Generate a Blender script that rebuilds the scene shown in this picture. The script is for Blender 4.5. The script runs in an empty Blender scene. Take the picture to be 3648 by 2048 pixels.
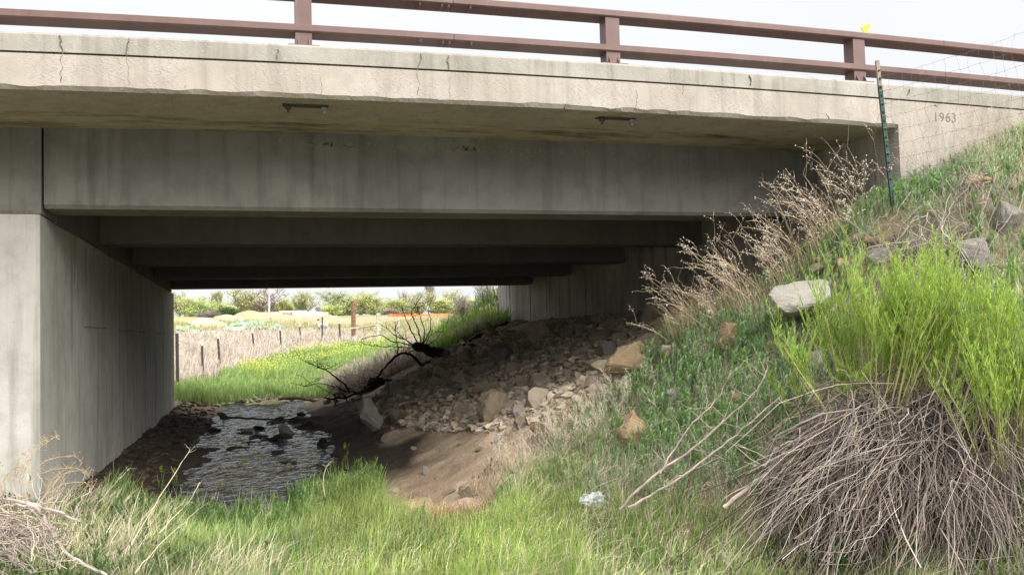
import bpy, bmesh, math, random
import numpy as np
from mathutils import Vector, Matrix
rnd = random.Random(7)
rg = np.random.default_rng(11)
S = bpy.context.scene
COL = S.collection
R = math.radians

# ------------------------------------------------------------------ camera, world, sun, exposure
FPX, YAW, PITCH, ROLL = 3150.0, R(15.8), R(2.69), R(1.5)      # focal length in photo pixels (photo 3648 wide)
_f = np.array([math.sin(YAW)*math.cos(PITCH), math.cos(YAW)*math.cos(PITCH), math.sin(PITCH)])
_r0 = np.array([math.cos(YAW), -math.sin(YAW), 0.0]); _u0 = np.cross(_r0, _f)
_r = _r0*math.cos(ROLL)-_u0*math.sin(ROLL); _u = _r0*math.sin(ROLL)+_u0*math.cos(ROLL)
cam_d = bpy.data.cameras.new('camera'); cam = bpy.data.objects.new('camera', cam_d); COL.objects.link(cam)
cam.matrix_world = Matrix(((_r[0], _u[0], -_f[0], 0), (_r[1], _u[1], -_f[1], 0), (_r[2], _u[2], -_f[2], 0), (0, 0, 0, 1)))
cam_d.sensor_width = 36.0; cam_d.lens = FPX/3648*36.0
cam_d.clip_start = 0.05; cam_d.clip_end = 3000
S.camera = cam

W = bpy.data.worlds.new('World'); S.world = W; W.use_nodes = True
nt = W.node_tree; nt.nodes.clear()
def wn(t, **k):
    n = nt.nodes.new(t)
    for a, b in k.items(): setattr(n, a, b)
    return n
out = wn('ShaderNodeOutputWorld'); bg = wn('ShaderNodeBackground'); bg.inputs[1].default_value = 1.0
sky = wn('ShaderNodeTexSky', sky_type='NISHITA', sun_disc=False, sun_elevation=R(33.5), sun_rotation=R(153))
skm = wn('ShaderNodeVectorMath', operation='SCALE'); skm.inputs['Scale'].default_value = 0.10
nt.links.new(sky.outputs[0], skm.inputs[0])
tc = wn('ShaderNodeTexCoord'); sep = wn('ShaderNodeSeparateXYZ'); nt.links.new(tc.outputs['Generated'], sep.inputs[0])
cr = wn('ShaderNodeValToRGB'); cr.color_ramp.elements[0].position = 0.0; cr.color_ramp.elements[0].color = (.245, .252, .265, 1)
cr.color_ramp.elements[1].position = 1.0; cr.color_ramp.elements[1].color = (1.12, 1.10, 1.06, 1)
e_ = cr.color_ramp.elements.new(.36); e_.color = (.262, .266, .272, 1); e_ = cr.color_ramp.elements.new(.62); e_.color = (.66, .65, .64, 1)
nt.links.new(sep.outputs[2], cr.inputs[0])
cno = wn('ShaderNodeTexNoise'); cno.inputs['Scale'].default_value = 1.6; cno.inputs['Detail'].default_value = 4
nt.links.new(tc.outputs['Generated'], cno.inputs[0])
mr = wn('ShaderNodeMapRange'); mr.inputs[1].default_value = .3; mr.inputs[2].default_value = .7; mr.inputs[3].default_value = 1.9; mr.inputs[4].default_value = 2.15
nt.links.new(cno.outputs[0], mr.inputs[0])
cl = wn('ShaderNodeVectorMath', operation='SCALE'); nt.links.new(cr.outputs[0], cl.inputs[0]); nt.links.new(mr.outputs[0], cl.inputs['Scale'])
mx = wn('ShaderNodeMix', data_type='RGBA'); mx.inputs[0].default_value = 0.93
nt.links.new(skm.outputs[0], mx.inputs[6]); nt.links.new(cl.outputs[0], mx.inputs[7])
nt.links.new(mx.outputs[2], bg.inputs[0]); nt.links.new(bg.outputs[0], out.inputs[0])

sd = bpy.data.lights.new('sun', 'SUN'); sd.energy = 2.5; sd.angle = R(50); sd.color = (1, .96, .9)
so = bpy.data.objects.new('sun', sd); COL.objects.link(so)
so.rotation_euler = Vector((0.34, -0.76, 0.55)).to_track_quat('Z', 'Y').to_euler()
V = S.view_settings; V.view_transform = 'Standard'; V.look = 'None'; V.gamma = 1; V.exposure = 0.9; V.use_curve_mapping = False
S.cycles.max_bounces = 9; S.cycles.diffuse_bounces = 7; S.cycles.glossy_bounces = 2; S.cycles.transmission_bounces = 2

# ------------------------------------------------------------------ projection helpers (photo display pixels 2576 wide)
K = 1.41615
def ray(x, y):
    return _r*(x*K-1824)/FPX + _u*(1024-y*K)/FPX + _f
def at(x, y, Y):
    k = ray(x, y); return k*(Y/k[1])
def proj(P):
    P = np.asarray(P, float); d = P@_f; d = np.where(d < .05, .05, d)
    return (1824+FPX*(P@_r)/d)/K, (1024-FPX*(P@_u)/d)/K
def in_poly(x, y, poly):
    x = np.asarray(x); y = np.asarray(y); c = np.zeros(x.shape, bool); n = len(poly)
    for i in range(n):
        x0, y0 = poly[i]; x1, y1 = poly[(i+1) % n]
        if y0 == y1: continue
        m = ((y0 > y) != (y1 > y)) & (x < (x1-x0)*(y-y0)/(y1-y0)+x0)
        c ^= m
    return c

# ------------------------------------------------------------------ numpy noise
_perm = rg.random((256, 256))
def vnoise(x, y, s=1.0):
    x = np.asarray(x, float)*s; y = np.asarray(y, float)*s
    xi = np.floor(x).astype(int); yi = np.floor(y).astype(int); fx = x-xi; fy = y-yi
    fx = fx*fx*(3-2*fx); fy = fy*fy*(3-2*fy)
    g = lambda a, b: _perm[a & 255, b & 255]
    return (g(xi, yi)*(1-fx)+g(xi+1, yi)*fx)*(1-fy)+(g(xi, yi+1)*(1-fx)+g(xi+1, yi+1)*fx)*fy-.5
def fnoise(x, y, s=1.0, o=4):
    t = 0; a = 1
    for i in range(o): t = t+a*vnoise(x+17.3*i, y-9.1*i, s); s *= 2.03; a *= .5
    return t

# ------------------------------------------------------------------ object helpers
def tag(o, label=None, cat=None, group=None, kind=None):
    if label: o['label'] = label
    if cat: o['category'] = cat
    if group: o['group'] = group
    if kind: o['kind'] = kind
    return o
def link(name, data, parent=None, loc=None):
    o = bpy.data.objects.new(name, data); COL.objects.link(o)
    if parent is not None:
        o.parent = parent
        o.matrix_parent_inverse = parent.matrix_basis.inverted()
    if loc is not None: o.location = loc
    return o
def empty(name, loc, label, cat, group=None):
    o = link(name, None, None, loc); o.empty_display_size = .1
    return tag(o, label, cat, group)
def copy_tree(o, parent=None):
    c = o.copy(); COL.objects.link(c)
    if parent is not None:
        c.parent = parent; c.matrix_parent_inverse = o.matrix_parent_inverse.copy()
    for ch in o.children: copy_tree(ch, c)
    return c

class Acc:
    def __init__(s): s.v = []; s.q = []; s.t = []; s.c = []; s.n = 0
    def add(s, v, q=None, t=None, c=(.5, .5, .5)):
        v = np.asarray(v, float).reshape(-1, 3); c = np.asarray(c, float)
        if c.ndim == 1: c = np.tile(c, (len(v), 1))
        if q is not None and len(q): s.q.append(np.asarray(q, int).reshape(-1, 4)+s.n)
        if t is not None and len(t): s.t.append(np.asarray(t, int).reshape(-1, 3)+s.n)
        s.v.append(v); s.c.append(c.reshape(-1, 3)); s.n += len(v)
    def mesh(s, name, smooth=False):
        v = np.concatenate(s.v); c = np.concatenate(s.c)
        q = np.concatenate(s.q) if s.q else np.zeros((0, 4), int); t = np.concatenate(s.t) if s.t else np.zeros((0, 3), int)
        m = bpy.data.meshes.new(name); m.vertices.add(len(v)); m.vertices.foreach_set('co', v.astype('f').ravel())
        nl = len(q)*4+len(t)*3; m.loops.add(nl); m.loops.foreach_set('vertex_index', np.concatenate([q.ravel(), t.ravel()]).astype('i'))
        m.polygons.add(len(q)+len(t))
        st = np.concatenate([np.arange(len(q))*4, len(q)*4+np.arange(len(t))*3]).astype('i'); m.polygons.foreach_set('loop_start', st)
        m.polygons.foreach_set('use_smooth', np.full(len(q)+len(t), bool(smooth)))
        a = m.color_attributes.new('Col', 'FLOAT_COLOR', 'POINT'); a.data.foreach_set('color', np.c_[c, np.ones(len(c))].astype('f').ravel())
        m.update(calc_edges=True); m.validate(); return m
    def build(s, name, mat, parent=None, smooth=False, loc=None):
        m = s.mesh(name, smooth); m.materials.append(mat); return link(name, m, parent, loc)
    # shapes
    def box(s, a, b, c=(.5, .5, .5)):
        x0, y0, z0 = a; x1, y1, z1 = b
        v = [(x0, y0, z0), (x1, y0, z0), (x1, y1, z0), (x0, y1, z0), (x0, y0, z1), (x1, y0, z1), (x1, y1, z1), (x0, y1, z1)]
        s.add(v, [(0, 3, 2, 1), (4, 5, 6, 7), (0, 1, 5, 4), (1, 2, 6, 5), (2, 3, 7, 6), (3, 0, 4, 7)], c=c)
    def tubes(s, P, Rr, sides=3, c=(.5, .5, .5), cap=False):
        P = np.asarray(P, float); N, Kk, _ = P.shape; Rr = np.broadcast_to(np.asarray(Rr, float), (N, Kk))
        T = np.gradient(P, axis=1); T /= np.linalg.norm(T, axis=2, keepdims=True)+1e-9
        ref = np.tile(np.array([.31, .17, .94]), (N, Kk, 1)); ref[np.abs((T*ref).sum(2)) > .9] = (1, 0, .1)
        A = np.cross(T, ref); A /= np.linalg.norm(A, axis=2, keepdims=True)+1e-9; B = np.cross(T, A)
        an = np.arange(sides)*2*math.pi/sides
        v = P[:, :, None, :]+Rr[:, :, None, None]*(A[:, :, None, :]*np.cos(an)[None, None, :, None]+B[:, :, None, :]*np.sin(an)[None, None, :, None])
        i = np.arange(N*Kk*sides).reshape(N, Kk, sides)
        a = i[:, :-1, :]; b = np.roll(i, -1, 2)[:, :-1, :]; d = i[:, 1:, :]; e = np.roll(i, -1, 2)[:, 1:, :]
        q = np.stack([a, b, e, d], -1).reshape(-1, 4)
        c = np.asarray(c, float)
        if c.ndim == 1: cc = np.tile(c, (N*Kk*sides, 1))
        elif c.ndim == 2: cc = np.repeat(c, Kk*sides, 0)
        else: cc = np.repeat(c.reshape(-1, 3), sides, 0)
        t = []
        if cap and sides == 4:
            q = np.concatenate([q, i[:, 0, ::-1].reshape(-1, 4), i[:, -1, :].reshape(-1, 4)])
        elif cap:
            for k in range(1, sides-1):
                t.append(np.stack([i[:, -1, 0], i[:, -1, k], i[:, -1, k+1]], -1)); t.append(np.stack([i[:, 0, 0], i[:, 0, k+1], i[:, 0, k]], -1))
            t = np.concatenate(t)
        s.add(v.reshape(-1, 3), q, t, cc)
    def path(s, pts, rad, sides=6, c=(.5, .5, .5), cap=True):
        P = np.array(pts, float)[None]; rad = np.array(rad, float)
        if rad.ndim == 0: rad = np.full(P.shape[1], float(rad))
        s.tubes(P, rad[None], sides, c, cap)
    def blades(s, B, h, w, az, lean, c, tipc=None):
        # grass blades / lance leaves: one quad and one tip triangle each
        B = np.asarray(B, float); N = len(B)
        d = np.c_[np.cos(az), np.sin(az), np.zeros(N)]; sd_ = np.c_[-np.sin(az+.9), np.cos(az+.9), np.zeros(N)]
        up = np.array([0, 0, 1.])
        h = np.broadcast_to(h, N)[:, None]; w = np.broadcast_to(w, N)[:, None]; lean = np.broadcast_to(lean, N)[:, None]
        m = B+up*h*.55*np.sqrt(np.clip(1-(lean*.5)**2, .1, 1))+d*h*lean*.30
        t = B+up*h*np.sqrt(np.clip(1-np.clip(lean, 0, .95)**2, .05, 1))+d*h*lean
        v = np.stack([B-sd_*w*.5, B+sd_*w*.5, m-sd_*w*.42, m+sd_*w*.42, t], 1).reshape(-1, 3)
        i = np.arange(N)*5
        q = np.stack([i, i+1, i+3, i+2], -1); tr = np.stack([i+2, i+3, i+4], -1)
        c = np.broadcast_to(np.asarray(c, float), (N, 3)); tc_ = c if tipc is None else np.broadcast_to(tipc, (N, 3))
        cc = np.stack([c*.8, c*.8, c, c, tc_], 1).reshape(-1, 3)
        s.add(v, q, tr, cc)
    def dots(s, P, r, c, sq=1.0):
        P = np.asarray(P, float); N = len(P); r = np.broadcast_to(r, N)[:, None, None]
        o = np.array([(1, 0, 0), (-1, 0, 0), (0, 1, 0), (0, -1, 0), (0, 0, sq), (0, 0, -sq)], float)
        v = (P[:, None, :]+o[None]*r).reshape(-1, 3); i = (np.arange(N)*6)[:, None]
        f = np.array([(0, 2, 4), (2, 1, 4), (1, 3, 4), (3, 0, 4), (2, 0, 5), (1, 2, 5), (3, 1, 5), (0, 3, 5)])
        t = (i[:, :, None]+f[None]).reshape(-1, 3)
        c = np.broadcast_to(np.asarray(c, float), (N, 3)); s.add(v, None, t, np.repeat(c, 6, 0))

# ------------------------------------------------------------------ materials
def newmat(name):
    m = bpy.data.materials.new(name); m.use_nodes = True; n = m.node_tree; n.nodes.clear(); return m, n
class NB:
    def __init__(s, n): s.n = n
    def node(s, t, ins=None, **k):
        x = s.n.nodes.new(t)
        for a, b in k.items(): setattr(x, a, b)
        for a, b in (ins or {}).items():
            if hasattr(b, 'outputs'): s.n.links.new(b.outputs[0], x.inputs[a])
            elif isinstance(b, bpy.types.NodeSocket): s.n.links.new(b, x.inputs[a])
            else: x.inputs[a].default_value = b
        return x
    def noise(s, co, scale, detail=4, rough=.55, stretch=None, dist=0):
        if stretch: co = s.node('ShaderNodeMapping', {0: co, 'Scale': stretch}).outputs[0]
        return s.node('ShaderNodeTexNoise', {0: co, 'Scale': scale, 'Detail': detail, 'Roughness': rough, 'Distortion': dist}).outputs[0]
    def rng(s, v, a, b, c, d):
        return s.node('ShaderNodeMapRange', {0: v, 1: a, 2: b, 3: c, 4: d}).outputs[0]
    def mix(s, f, a, b, bt='MIX'):
        x = s.node('ShaderNodeMix', data_type='RGBA', blend_type=bt)
        for i, v in ((0, f), (6, a), (7, b)):
            if isinstance(v, bpy.types.NodeSocket): s.n.links.new(v, x.inputs[i])
            elif isinstance(v, tuple): x.inputs[i].default_value = (*v[:3], 1)
            else: x.inputs[i].default_value = v
        return x.outputs[2]
    def math(s, op, a, b=0.0):
        return s.node('ShaderNodeMath', {0: a, 1: b}, operation=op).outputs[0]
    def finish(s, col, rough=.85, bump=None, bs=.3, bd=.01, spec=.3, metal=0):
        p = s.node('ShaderNodeBsdfPrincipled', {'Roughness': rough, 'Specular IOR Level': spec, 'Metallic': metal})
        if isinstance(col, tuple): p.inputs[0].default_value = (*col, 1)
        else: s.n.links.new(col, p.inputs[0])
        if bump is not None:
            b = s.node('ShaderNodeBump', {'Height': bump, 'Strength': bs, 'Distance': bd}); s.n.links.new(b.outputs[0], p.inputs['Normal'])
        o = s.node('ShaderNodeOutputMaterial'); s.n.links.new(p.outputs[0], o.inputs[0])
def concrete(name, base, dark, light, streak=.5, scratch=0.0, moss=0.0):
    m, n = newmat(name); b = NB(n)
    co = b.node('ShaderNodeTexCoord').outputs['Object']
    big = b.noise(co, .9, 5, .6); mid = b.noise(co, 5, 6, .65); fine = b.noise(co, 60, 3, .7)
    st = b.noise(co, 1.0, 5, .6, stretch=(9, 9, .55)); st2 = b.noise(co, 1.0, 4, .6, stretch=(38, 38, 1.2))
    c = b.mix(b.rng(big, .35, .68, 0, 1), base, light)
    c = b.mix(b.rng(mid, .45, .75, 0, .45), c, dark)
    c = b.mix(b.rng(st, .5, .78, 0, streak), c, dark)
    c = b.mix(b.rng(st2, .6, .8, 0, streak*.7), c, light)
    if moss:
        ms = b.noise(co, 2.2, 8, .75, stretch=(.5, 2, 2))
        c = b.mix(b.rng(ms, .5, .68, 0, moss), c, (.055, .055, .028))
    vo = b.node('ShaderNodeTexVoronoi', {0: co, 'Scale': 22.0})
    pit = b.rng(vo.outputs['Distance'], .03, .09, 1, 0); gate = b.rng(b.noise(co, 7, 2), .6, .66, 0, 1)
    c = b.mix(b.math('MULTIPLY', pit, gate), c, tuple(x*.35 for x in dark))
    h = b.math('ADD', b.math('MULTIPLY', fine, .35), mid)
    if scratch:
        wv = b.node('ShaderNodeTexWave', {0: b.node('ShaderNodeMapping', {0: co, 'Scale': (1.2, 1, 5.)}).outputs[0], 'Scale': 4.5, 'Distortion': 11, 'Detail': 3.5, 'Detail Scale': 1.1, 'Detail Roughness': .62}).outputs[1]
        sc = b.rng(wv, .8, .97, 0, 1); gg = b.rng(b.noise(co, 3, 3), .42, .62, 0, 1); sc = b.math('MULTIPLY', sc, gg)
        h = b.math('ADD', h, b.math('MULTIPLY', sc, scratch)); c = b.mix(b.math('MULTIPLY', sc, .45), c, light)
    b.finish(c, .9, h, .5, .012, .25); return m
M_FASCIA = concrete('weathered cream concrete', (.355, .32, .275), (.22, .195, .16), (.44, .405, .36), .6, 1.3)
M_CURB = concrete('weathered grey concrete', (.285, .265, .23), (.155, .145, .12), (.40, .38, .34), .85, .9)
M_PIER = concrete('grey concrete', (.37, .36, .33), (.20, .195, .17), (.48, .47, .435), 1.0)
M_GIRD2 = concrete('shade darkened inner girder concrete', (.125, .12, .105), (.085, .082, .07), (.16, .155, .14), .4)  # girder concrete darkened in colour to stand in for the deep shade under the deck
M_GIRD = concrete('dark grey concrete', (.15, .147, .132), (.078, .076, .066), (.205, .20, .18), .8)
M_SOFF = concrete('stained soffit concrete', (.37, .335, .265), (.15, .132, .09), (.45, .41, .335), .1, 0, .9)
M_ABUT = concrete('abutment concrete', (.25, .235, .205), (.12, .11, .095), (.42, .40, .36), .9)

def colmat(name, rough=.9, trans=0.0, nz=.25, spec=.15):
    m, n = newmat(name); b = NB(n)
    a = b.node('ShaderNodeVertexColor', layer_name='Col').outputs[0]
    co = b.node('ShaderNodeTexCoord').outputs['Object']
    k = b.rng(b.noise(co, 9, 3), .3, .7, 1-nz, 1+nz)
    c = b.node('ShaderNodeVectorMath', {0: a, 'Scale': k}, operation='SCALE').outputs[0]
    p = b.node('ShaderNodeBsdfPrincipled', {0: c, 'Roughness': rough, 'Specular IOR Level': spec})
    o = b.node('ShaderNodeOutputMaterial')
    if trans:
        t = b.node('ShaderNodeBsdfTranslucent', {0: c}); x = b.node('ShaderNodeMixShader', {0: trans, 1: p, 2: t}); n.links.new(x.outputs[0], o.inputs[0])
    else: n.links.new(p.outputs[0], o.inputs[0])
    return m
M_LEAF = colmat('green leaves', .55, .38, .2, .3); M_STEM = colmat('dry stems', .85, 0, .2); M_PAINT = colmat('painted surface', .5, 0, .08, .4)
M_WOOD = colmat('weathered wood', .9, 0, .45)

def ground_mat():
    m, n = newmat('soil'); b = NB(n)
    a = b.node('ShaderNodeVertexColor', layer_name='Col').outputs[0]
    co = b.node('ShaderNodeTexCoord').outputs['Object']
    n1 = b.noise(co, 3, 8, .7); n2 = b.noise(co, 34, 6, .75); v = b.node('ShaderNodeTexVoronoi', {0: co, 'Scale': 45.0, 'Randomness': 1.0}).outputs['Distance']
    k = b.math('MULTIPLY', b.rng(n1, .3, .7, .72, 1.28), b.rng(n2, .3, .7, .7, 1.3))
    c = b.node('ShaderNodeVectorMath', {0: a, 'Scale': k}, operation='SCALE').outputs[0]
    peb = b.rng(v, .12, .3, 1, 0); g = b.rng(b.noise(co, 12, 3), .5, .62, 0, .6)
    c = b.mix(b.math('MULTIPLY', peb, g), c, (.27, .225, .17))
    h = b.math('ADD', b.math('ADD', n1, b.math('MULTIPLY', n2, .5)), b.math('MULTIPLY', peb, .5))
    b.finish(c, .95, h, .7, .03, .15); return m
M_SOIL = ground_mat()
def rockmat(name, base, dark, light):
    m, n = newmat(name); b = NB(n)
    co = b.node('ShaderNodeTexCoord').outputs['Object']; oi = b.node('ShaderNodeObjectInfo').outputs['Random']
    w = b.node('ShaderNodeVectorMath', {0: co, 1: (0, 0, 0)}, operation='ADD'); 
    a = b.noise(co, 4.5, 9, .72); f = b.noise(co, 26, 7, .78); l = b.noise(co, 2.0, 5, .6, stretch=(1, 1, 5))
    c = b.mix(b.rng(a, .35, .65, 0, 1), base, light); c = b.mix(b.rng(f, .5, .72, 0, .6), c, dark); c = b.mix(b.rng(l, .55, .7, 0, .5), c, dark)
    c = b.node('ShaderNodeVectorMath', {0: c, 'Scale': b.rng(oi, 0, 1, .75, 1.2)}, operation='SCALE').outputs[0]
    b.finish(c, .95, b.math('ADD', a, b.math('MULTIPLY', f, .6)), 1.0, .05, .1); return m
ROCK = dict(grey=rockmat('grey stone', (.34, .31, .27), (.21, .19, .165), (.44, .41, .365)),
            tan=rockmat('tan sandstone', (.43, .345, .24), (.28, .21, .14), (.53, .45, .34)),
            orange=rockmat('orange sandstone', (.42, .30, .17), (.27, .18, .095), (.52, .41, .27)),
            brown=rockmat('dusty brown stone', (.45, .365, .28), (.33, .26, .19), (.53, .45, .36)),
            dark=rockmat('wet dark stone', (.035, .032, .028), (.015, .014, .012), (.07, .065, .055)),
            pale=rockmat('pale grey stone', (.34, .315, .275), (.20, .185, .165), (.44, .415, .37)))
def simple(name, col, rough=.6, spec=.3, metal=0, nz=0.12, sc=20, bs=.15):
    m, n = newmat(name); b = NB(n); co = b.node('ShaderNodeTexCoord').outputs['Object']
    k = b.noise(co, sc, 5, .7); c = b.mix(b.rng(k, .35, .7, 0, 1), tuple(x*(1-nz) for x in col), tuple(min(1, x*(1+nz)) for x in col))
    b.finish(c, rough, k, bs, .004, spec, metal); return m
def railmat():
    m, n = newmat('rust brown painted steel'); b = NB(n); co = b.node('ShaderNodeTexCoord').outputs['Object']
    a = b.noise(co, 4, 6, .6); f = b.noise(co, 45, 4, .7); st = b.noise(co, 1, 4, stretch=(12, 12, 2))
    c = b.mix(b.rng(a, .35, .7, 0, 1), (.12, .068, .058), (.165, .10, .088)); c = b.mix(b.rng(f, .62, .75, 0, .6), c, (.2, .085, .05))
    c = b.mix(b.rng(st, .6, .8, 0, .35), c, (.26, .19, .17))
    b.finish(c, .5, f, .12, .004, .4); return m
M_RAIL = railmat()
M_STEEL = simple('galvanised steel', (.30, .32, .30), .5, .5, .6, .25, 40)
M_DKSTEEL = simple('greenish anchor steel', (.07, .085, .065), .6, .4, .3, .3, 30)
M_WIRE = simple('rusty fence wire', (.24, .19, .19), .6, .4, .5, .3, 60)
M_TPOST = simple('green painted t post', (.02, .06, .045), .55, .4, 0, .35, 30)
M_TPRUST = simple('rusty steel post', (.30, .24, .19), .7, .3, .2, .4, 30)
M_CRACK = simple('dirt in cracks', (.17, .14, .105), .95, .05, 0, .3, 30)
M_WATER, n_ = newmat('shallow stream water'); b_ = NB(n_)
co_ = b_.node('ShaderNodeTexCoord').outputs['Object']
w1 = b_.noise(co_, 6.5, 4, .55, stretch=(.75, 1.0, 1), dist=1.0); w2 = b_.noise(co_, 19, 3, .6, stretch=(.8, 1.0, 1))
rd = b_.math('ABSOLUTE', b_.math('SUBTRACT', w1, .5)); r2 = b_.math('ABSOLUTE', b_.math('SUBTRACT', w2, .5))
b_.finish(b_.mix(b_.rng(w1, .3, .7, 0, 1), (.008, .007, .006), (.022, .019, .015)), .07, b_.math('SUBTRACT', b_.math('MULTIPLY', r2, -.6), rd), 1.0, .34, .12)

# ------------------------------------------------------------------ terrain
WL = -1.50                                   # water level; camera eye at z = 0
XP, XA, YF, YG = -1.65, 5.32, 6.38, 7.54     # pier face, abutment face, fascia plane, first girder plane
CP = []
def cp(x, y, z): CP.append((x, y, z))
def cpx(px, py, Y, dz=0): q = at(px, py, Y); CP.append((q[0], q[1], q[2]+dz))
for a in [(2576,1446,3.6),(2576,1200,4.0),(2576,1000,4.3),(2576,800,4.7),(2576,600,5.3),(2576,450,5.9),(2576,330,6.4),(2200,1446,4.0),(2200,1200,4.4),
          (2200,1000,4.8),(2200,800,5.3),(2200,660,5.8),(1900,1446,4.4),(1900,1200,4.9),(1900,1000,5.4),(1900,860,5.9),(1945,730,6.4),(1600,1446,4.8),
          (1600,1300,5.3),(1600,1150,5.9),(1600,1010,6.6),(1650,860,7.2),(1760,810,6.9),(2120,580,6.35),(2280,478,6.35),(2243,490,6.05),(2190,525,6.15),(2330,455,6.3),(2420,408,6.3),(2070,615,6.35),(1300,1446,5.3),(1300,1300,6.0),(1300,1200,6.6),
          (1300,1100,7.3),(1300,1000,8.2),(1000,1446,5.6),(1000,1300,7.1),(1000,1200,8.2),(500,1446,6.2),(0,1446,6.2),(0,1300,7.4),(500,1320,7.6)]: cpx(*a, dz=-.05)
for Y in (8.6, 10, 12, 14, 16, 18, 19.6):
    cp(5.45, Y, .24); cp(7.5, Y, .24); cp(3.3, Y, -.59); cp(2.2, Y, -1.03); cp(1.15, Y, -1.44); cp(.75, Y, -1.60); cp(.1, Y, -1.68); cp(-.7, Y, -1.60)
    cp(-1.0, Y, -1.46); cp(-1.65, Y, -1.33); cp(-3.2, Y, -1.25); cp(-6, Y, -.9); cp(-10, Y, .2)
cp(5.4, 7.6, .5); cp(4.4, 8, .0); cp(4.4, 12, -.15); cp(4.4, 16, -.13); cp(4.55, 19, -.09)
for x, y, z in [(-1, 4, -1.58), (0, 2, -1.62), (-5, 4, -1.4), (-5, 1, -1.4), (2, 2, -1.5), (1, 0, -1.6), (0, -3, -1.6), (4, 0, -1.5), (7, 3, -.9), (7, 0, -1.5), (9, 5, .3), (-5, 7, -1.1), (9, 6.4, 1.9), (12, 6.4, 2.0), (12, 3, 0), (9, 8, 2.0), (12, 12, 2.0), (-1.2, 8.2, -1.42), (.3, 8.1, -1.47), (-.4, 8.1, -1.47), (-.4, 9, -1.62), (.5, 9, -1.62), (0, 7.2, -1.42)]: cp(x, y, z)
for a in [(1258,742,20.6),(1200,780,21),(1120,822,21.6),(1060,868,22.0),(1010,905,22.4),(950,975,22.4),(850,1000,22),(700,1003,21.8),(560,1012,21.4),(450,1000,21.2),
          (447,975,23),(555,945,31),(700,885,45),(855,865,52),(600,960,28),(750,935,34),(900,880,45),(950,858,52),(1050,850,50),(1150,800,45),(437,880,42),
          (437,848,58),(620,835,62),(800,828,66),(1000,828,66),(1150,815,66),(437,815,80),(700,812,82),(1000,812,82),(1200,805,82),(437,801,105),(700,799,110),(1000,798,110),(1250,796,105),(437,796,180),(1250,794,180),(850,795,180),(850,795,290)]: cpx(*a)
for X, Y, z in [(-30, 25, -.6), (-30, 50, .2), (-60, 110, 2.6), (30, 25, 1.8), (30, 50, 1.2), (60, 110, 2.6), (-90, 180, 4.2), (120, 180, 4.2), (-14, 21, .8), (12, 21, 1.9)]: cp(X, Y, z)
CP = np.array(CP)
def warp(x, y):                              # compress the distance so the interpolation is even in the picture
    L = lambda t: np.sign(t)*np.where(np.abs(t) < 10, np.abs(t), 10+8*np.log(np.maximum(np.abs(t), 10)/10))
    return L(x), L(y-8)
def kern(ax, ay, bx, by): return np.sqrt((ax[:, None]-bx[None])**2+(ay[:, None]-by[None])**2+.02)
cx, cy = warp(CP[:, 0], CP[:, 1]); n = len(CP)
A = np.zeros((n+3, n+3)); A[:n, :n] = kern(cx, cy, cx, cy)-.02*np.eye(n)*4; A[:n, n] = 1; A[:n, n+1] = cx; A[:n, n+2] = cy; A[n:, :n] = A[:n, n:].T
Wt = np.linalg.lstsq(A, np.r_[CP[:, 2], 0, 0, 0], rcond=None)[0]
def hraw(x, y):
    x = x.ravel(); y = y.ravel(); o = np.empty(len(x))
    for i in range(0, len(x), 20000):
        a, b = warp(x[i:i+20000], y[i:i+20000]); o[i:i+20000] = kern(a, b, cx, cy)@Wt[:n]+Wt[n]+Wt[n+1]*a+Wt[n+2]*b
    return o
gx = np.r_[-np.geomspace(400, 4.2, 46), np.arange(-4, 8.001, .05), np.geomspace(8.2, 400, 50)]
gy = np.r_[np.arange(-6, 2.4, .5), np.arange(2.5, 24, .06), np.geomspace(24.1, 900, 190)]
GX, GY = np.meshgrid(gx, gy)
HZ = hraw(GX, GY).reshape(GX.shape)
HZ = np.where(GY > 200, np.minimum(HZ, 4.5+(GY-200)*.002), HZ)
near = np.clip((26-GY)/4, 0, 1)
dirtm = np.clip((GX-1.0)/.5, 0, 1)*near
HZ += near*fnoise(GX, GY, 1.3, 3)*.05+near*fnoise(GX, GY, 6, 3)*(.018+.03*dirtm)+(1-near)*fnoise(GX, GY, .25, 3)*.12
bedm = np.clip(1-np.abs(GX-.15)/1.35, 0, 1)*np.clip((GY-8.3)/1.0, 0, 1)*near; HZ += bedm*(fnoise(GX+3, GY*.8, 2.2, 4)*.22+.105)
HZ = np.where((GX > XA+.02) & (GY > YF+.32) & (GY < 20), np.minimum(HZ, .3), HZ)
def H(x, y):
    x = np.clip(np.asarray(x, float), gx[0]+.01, gx[-1]-.01); y = np.clip(np.asarray(y, float), gy[0]+.01, gy[-1]-.01)
    i = np.searchsorted(gx, x)-1; j = np.searchsorted(gy, y)-1
    fx = (x-gx[i])/(gx[i+1]-gx[i]); fy = (y-gy[j])/(gy[j+1]-gy[j])
    return (HZ[j, i]*(1-fx)+HZ[j, i+1]*fx)*(1-fy)+(HZ[j+1, i]*(1-fx)+HZ[j+1, i+1]*fx)*fy
def hit(px, py, t0=2.0, t1=400):
    k = ray(px, py); k = k/k[1]; ts = np.geomspace(t0, t1, 1600); P = k[None]*ts[:, None]
    b = np.where(P[:, 2] < H(P[:, 0], P[:, 1]))[0]
    return P[b[0]] if len(b) else P[-1]
def gp(x, y, dz=0): return np.array([x, y, float(H(x, y))+dz])

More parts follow.
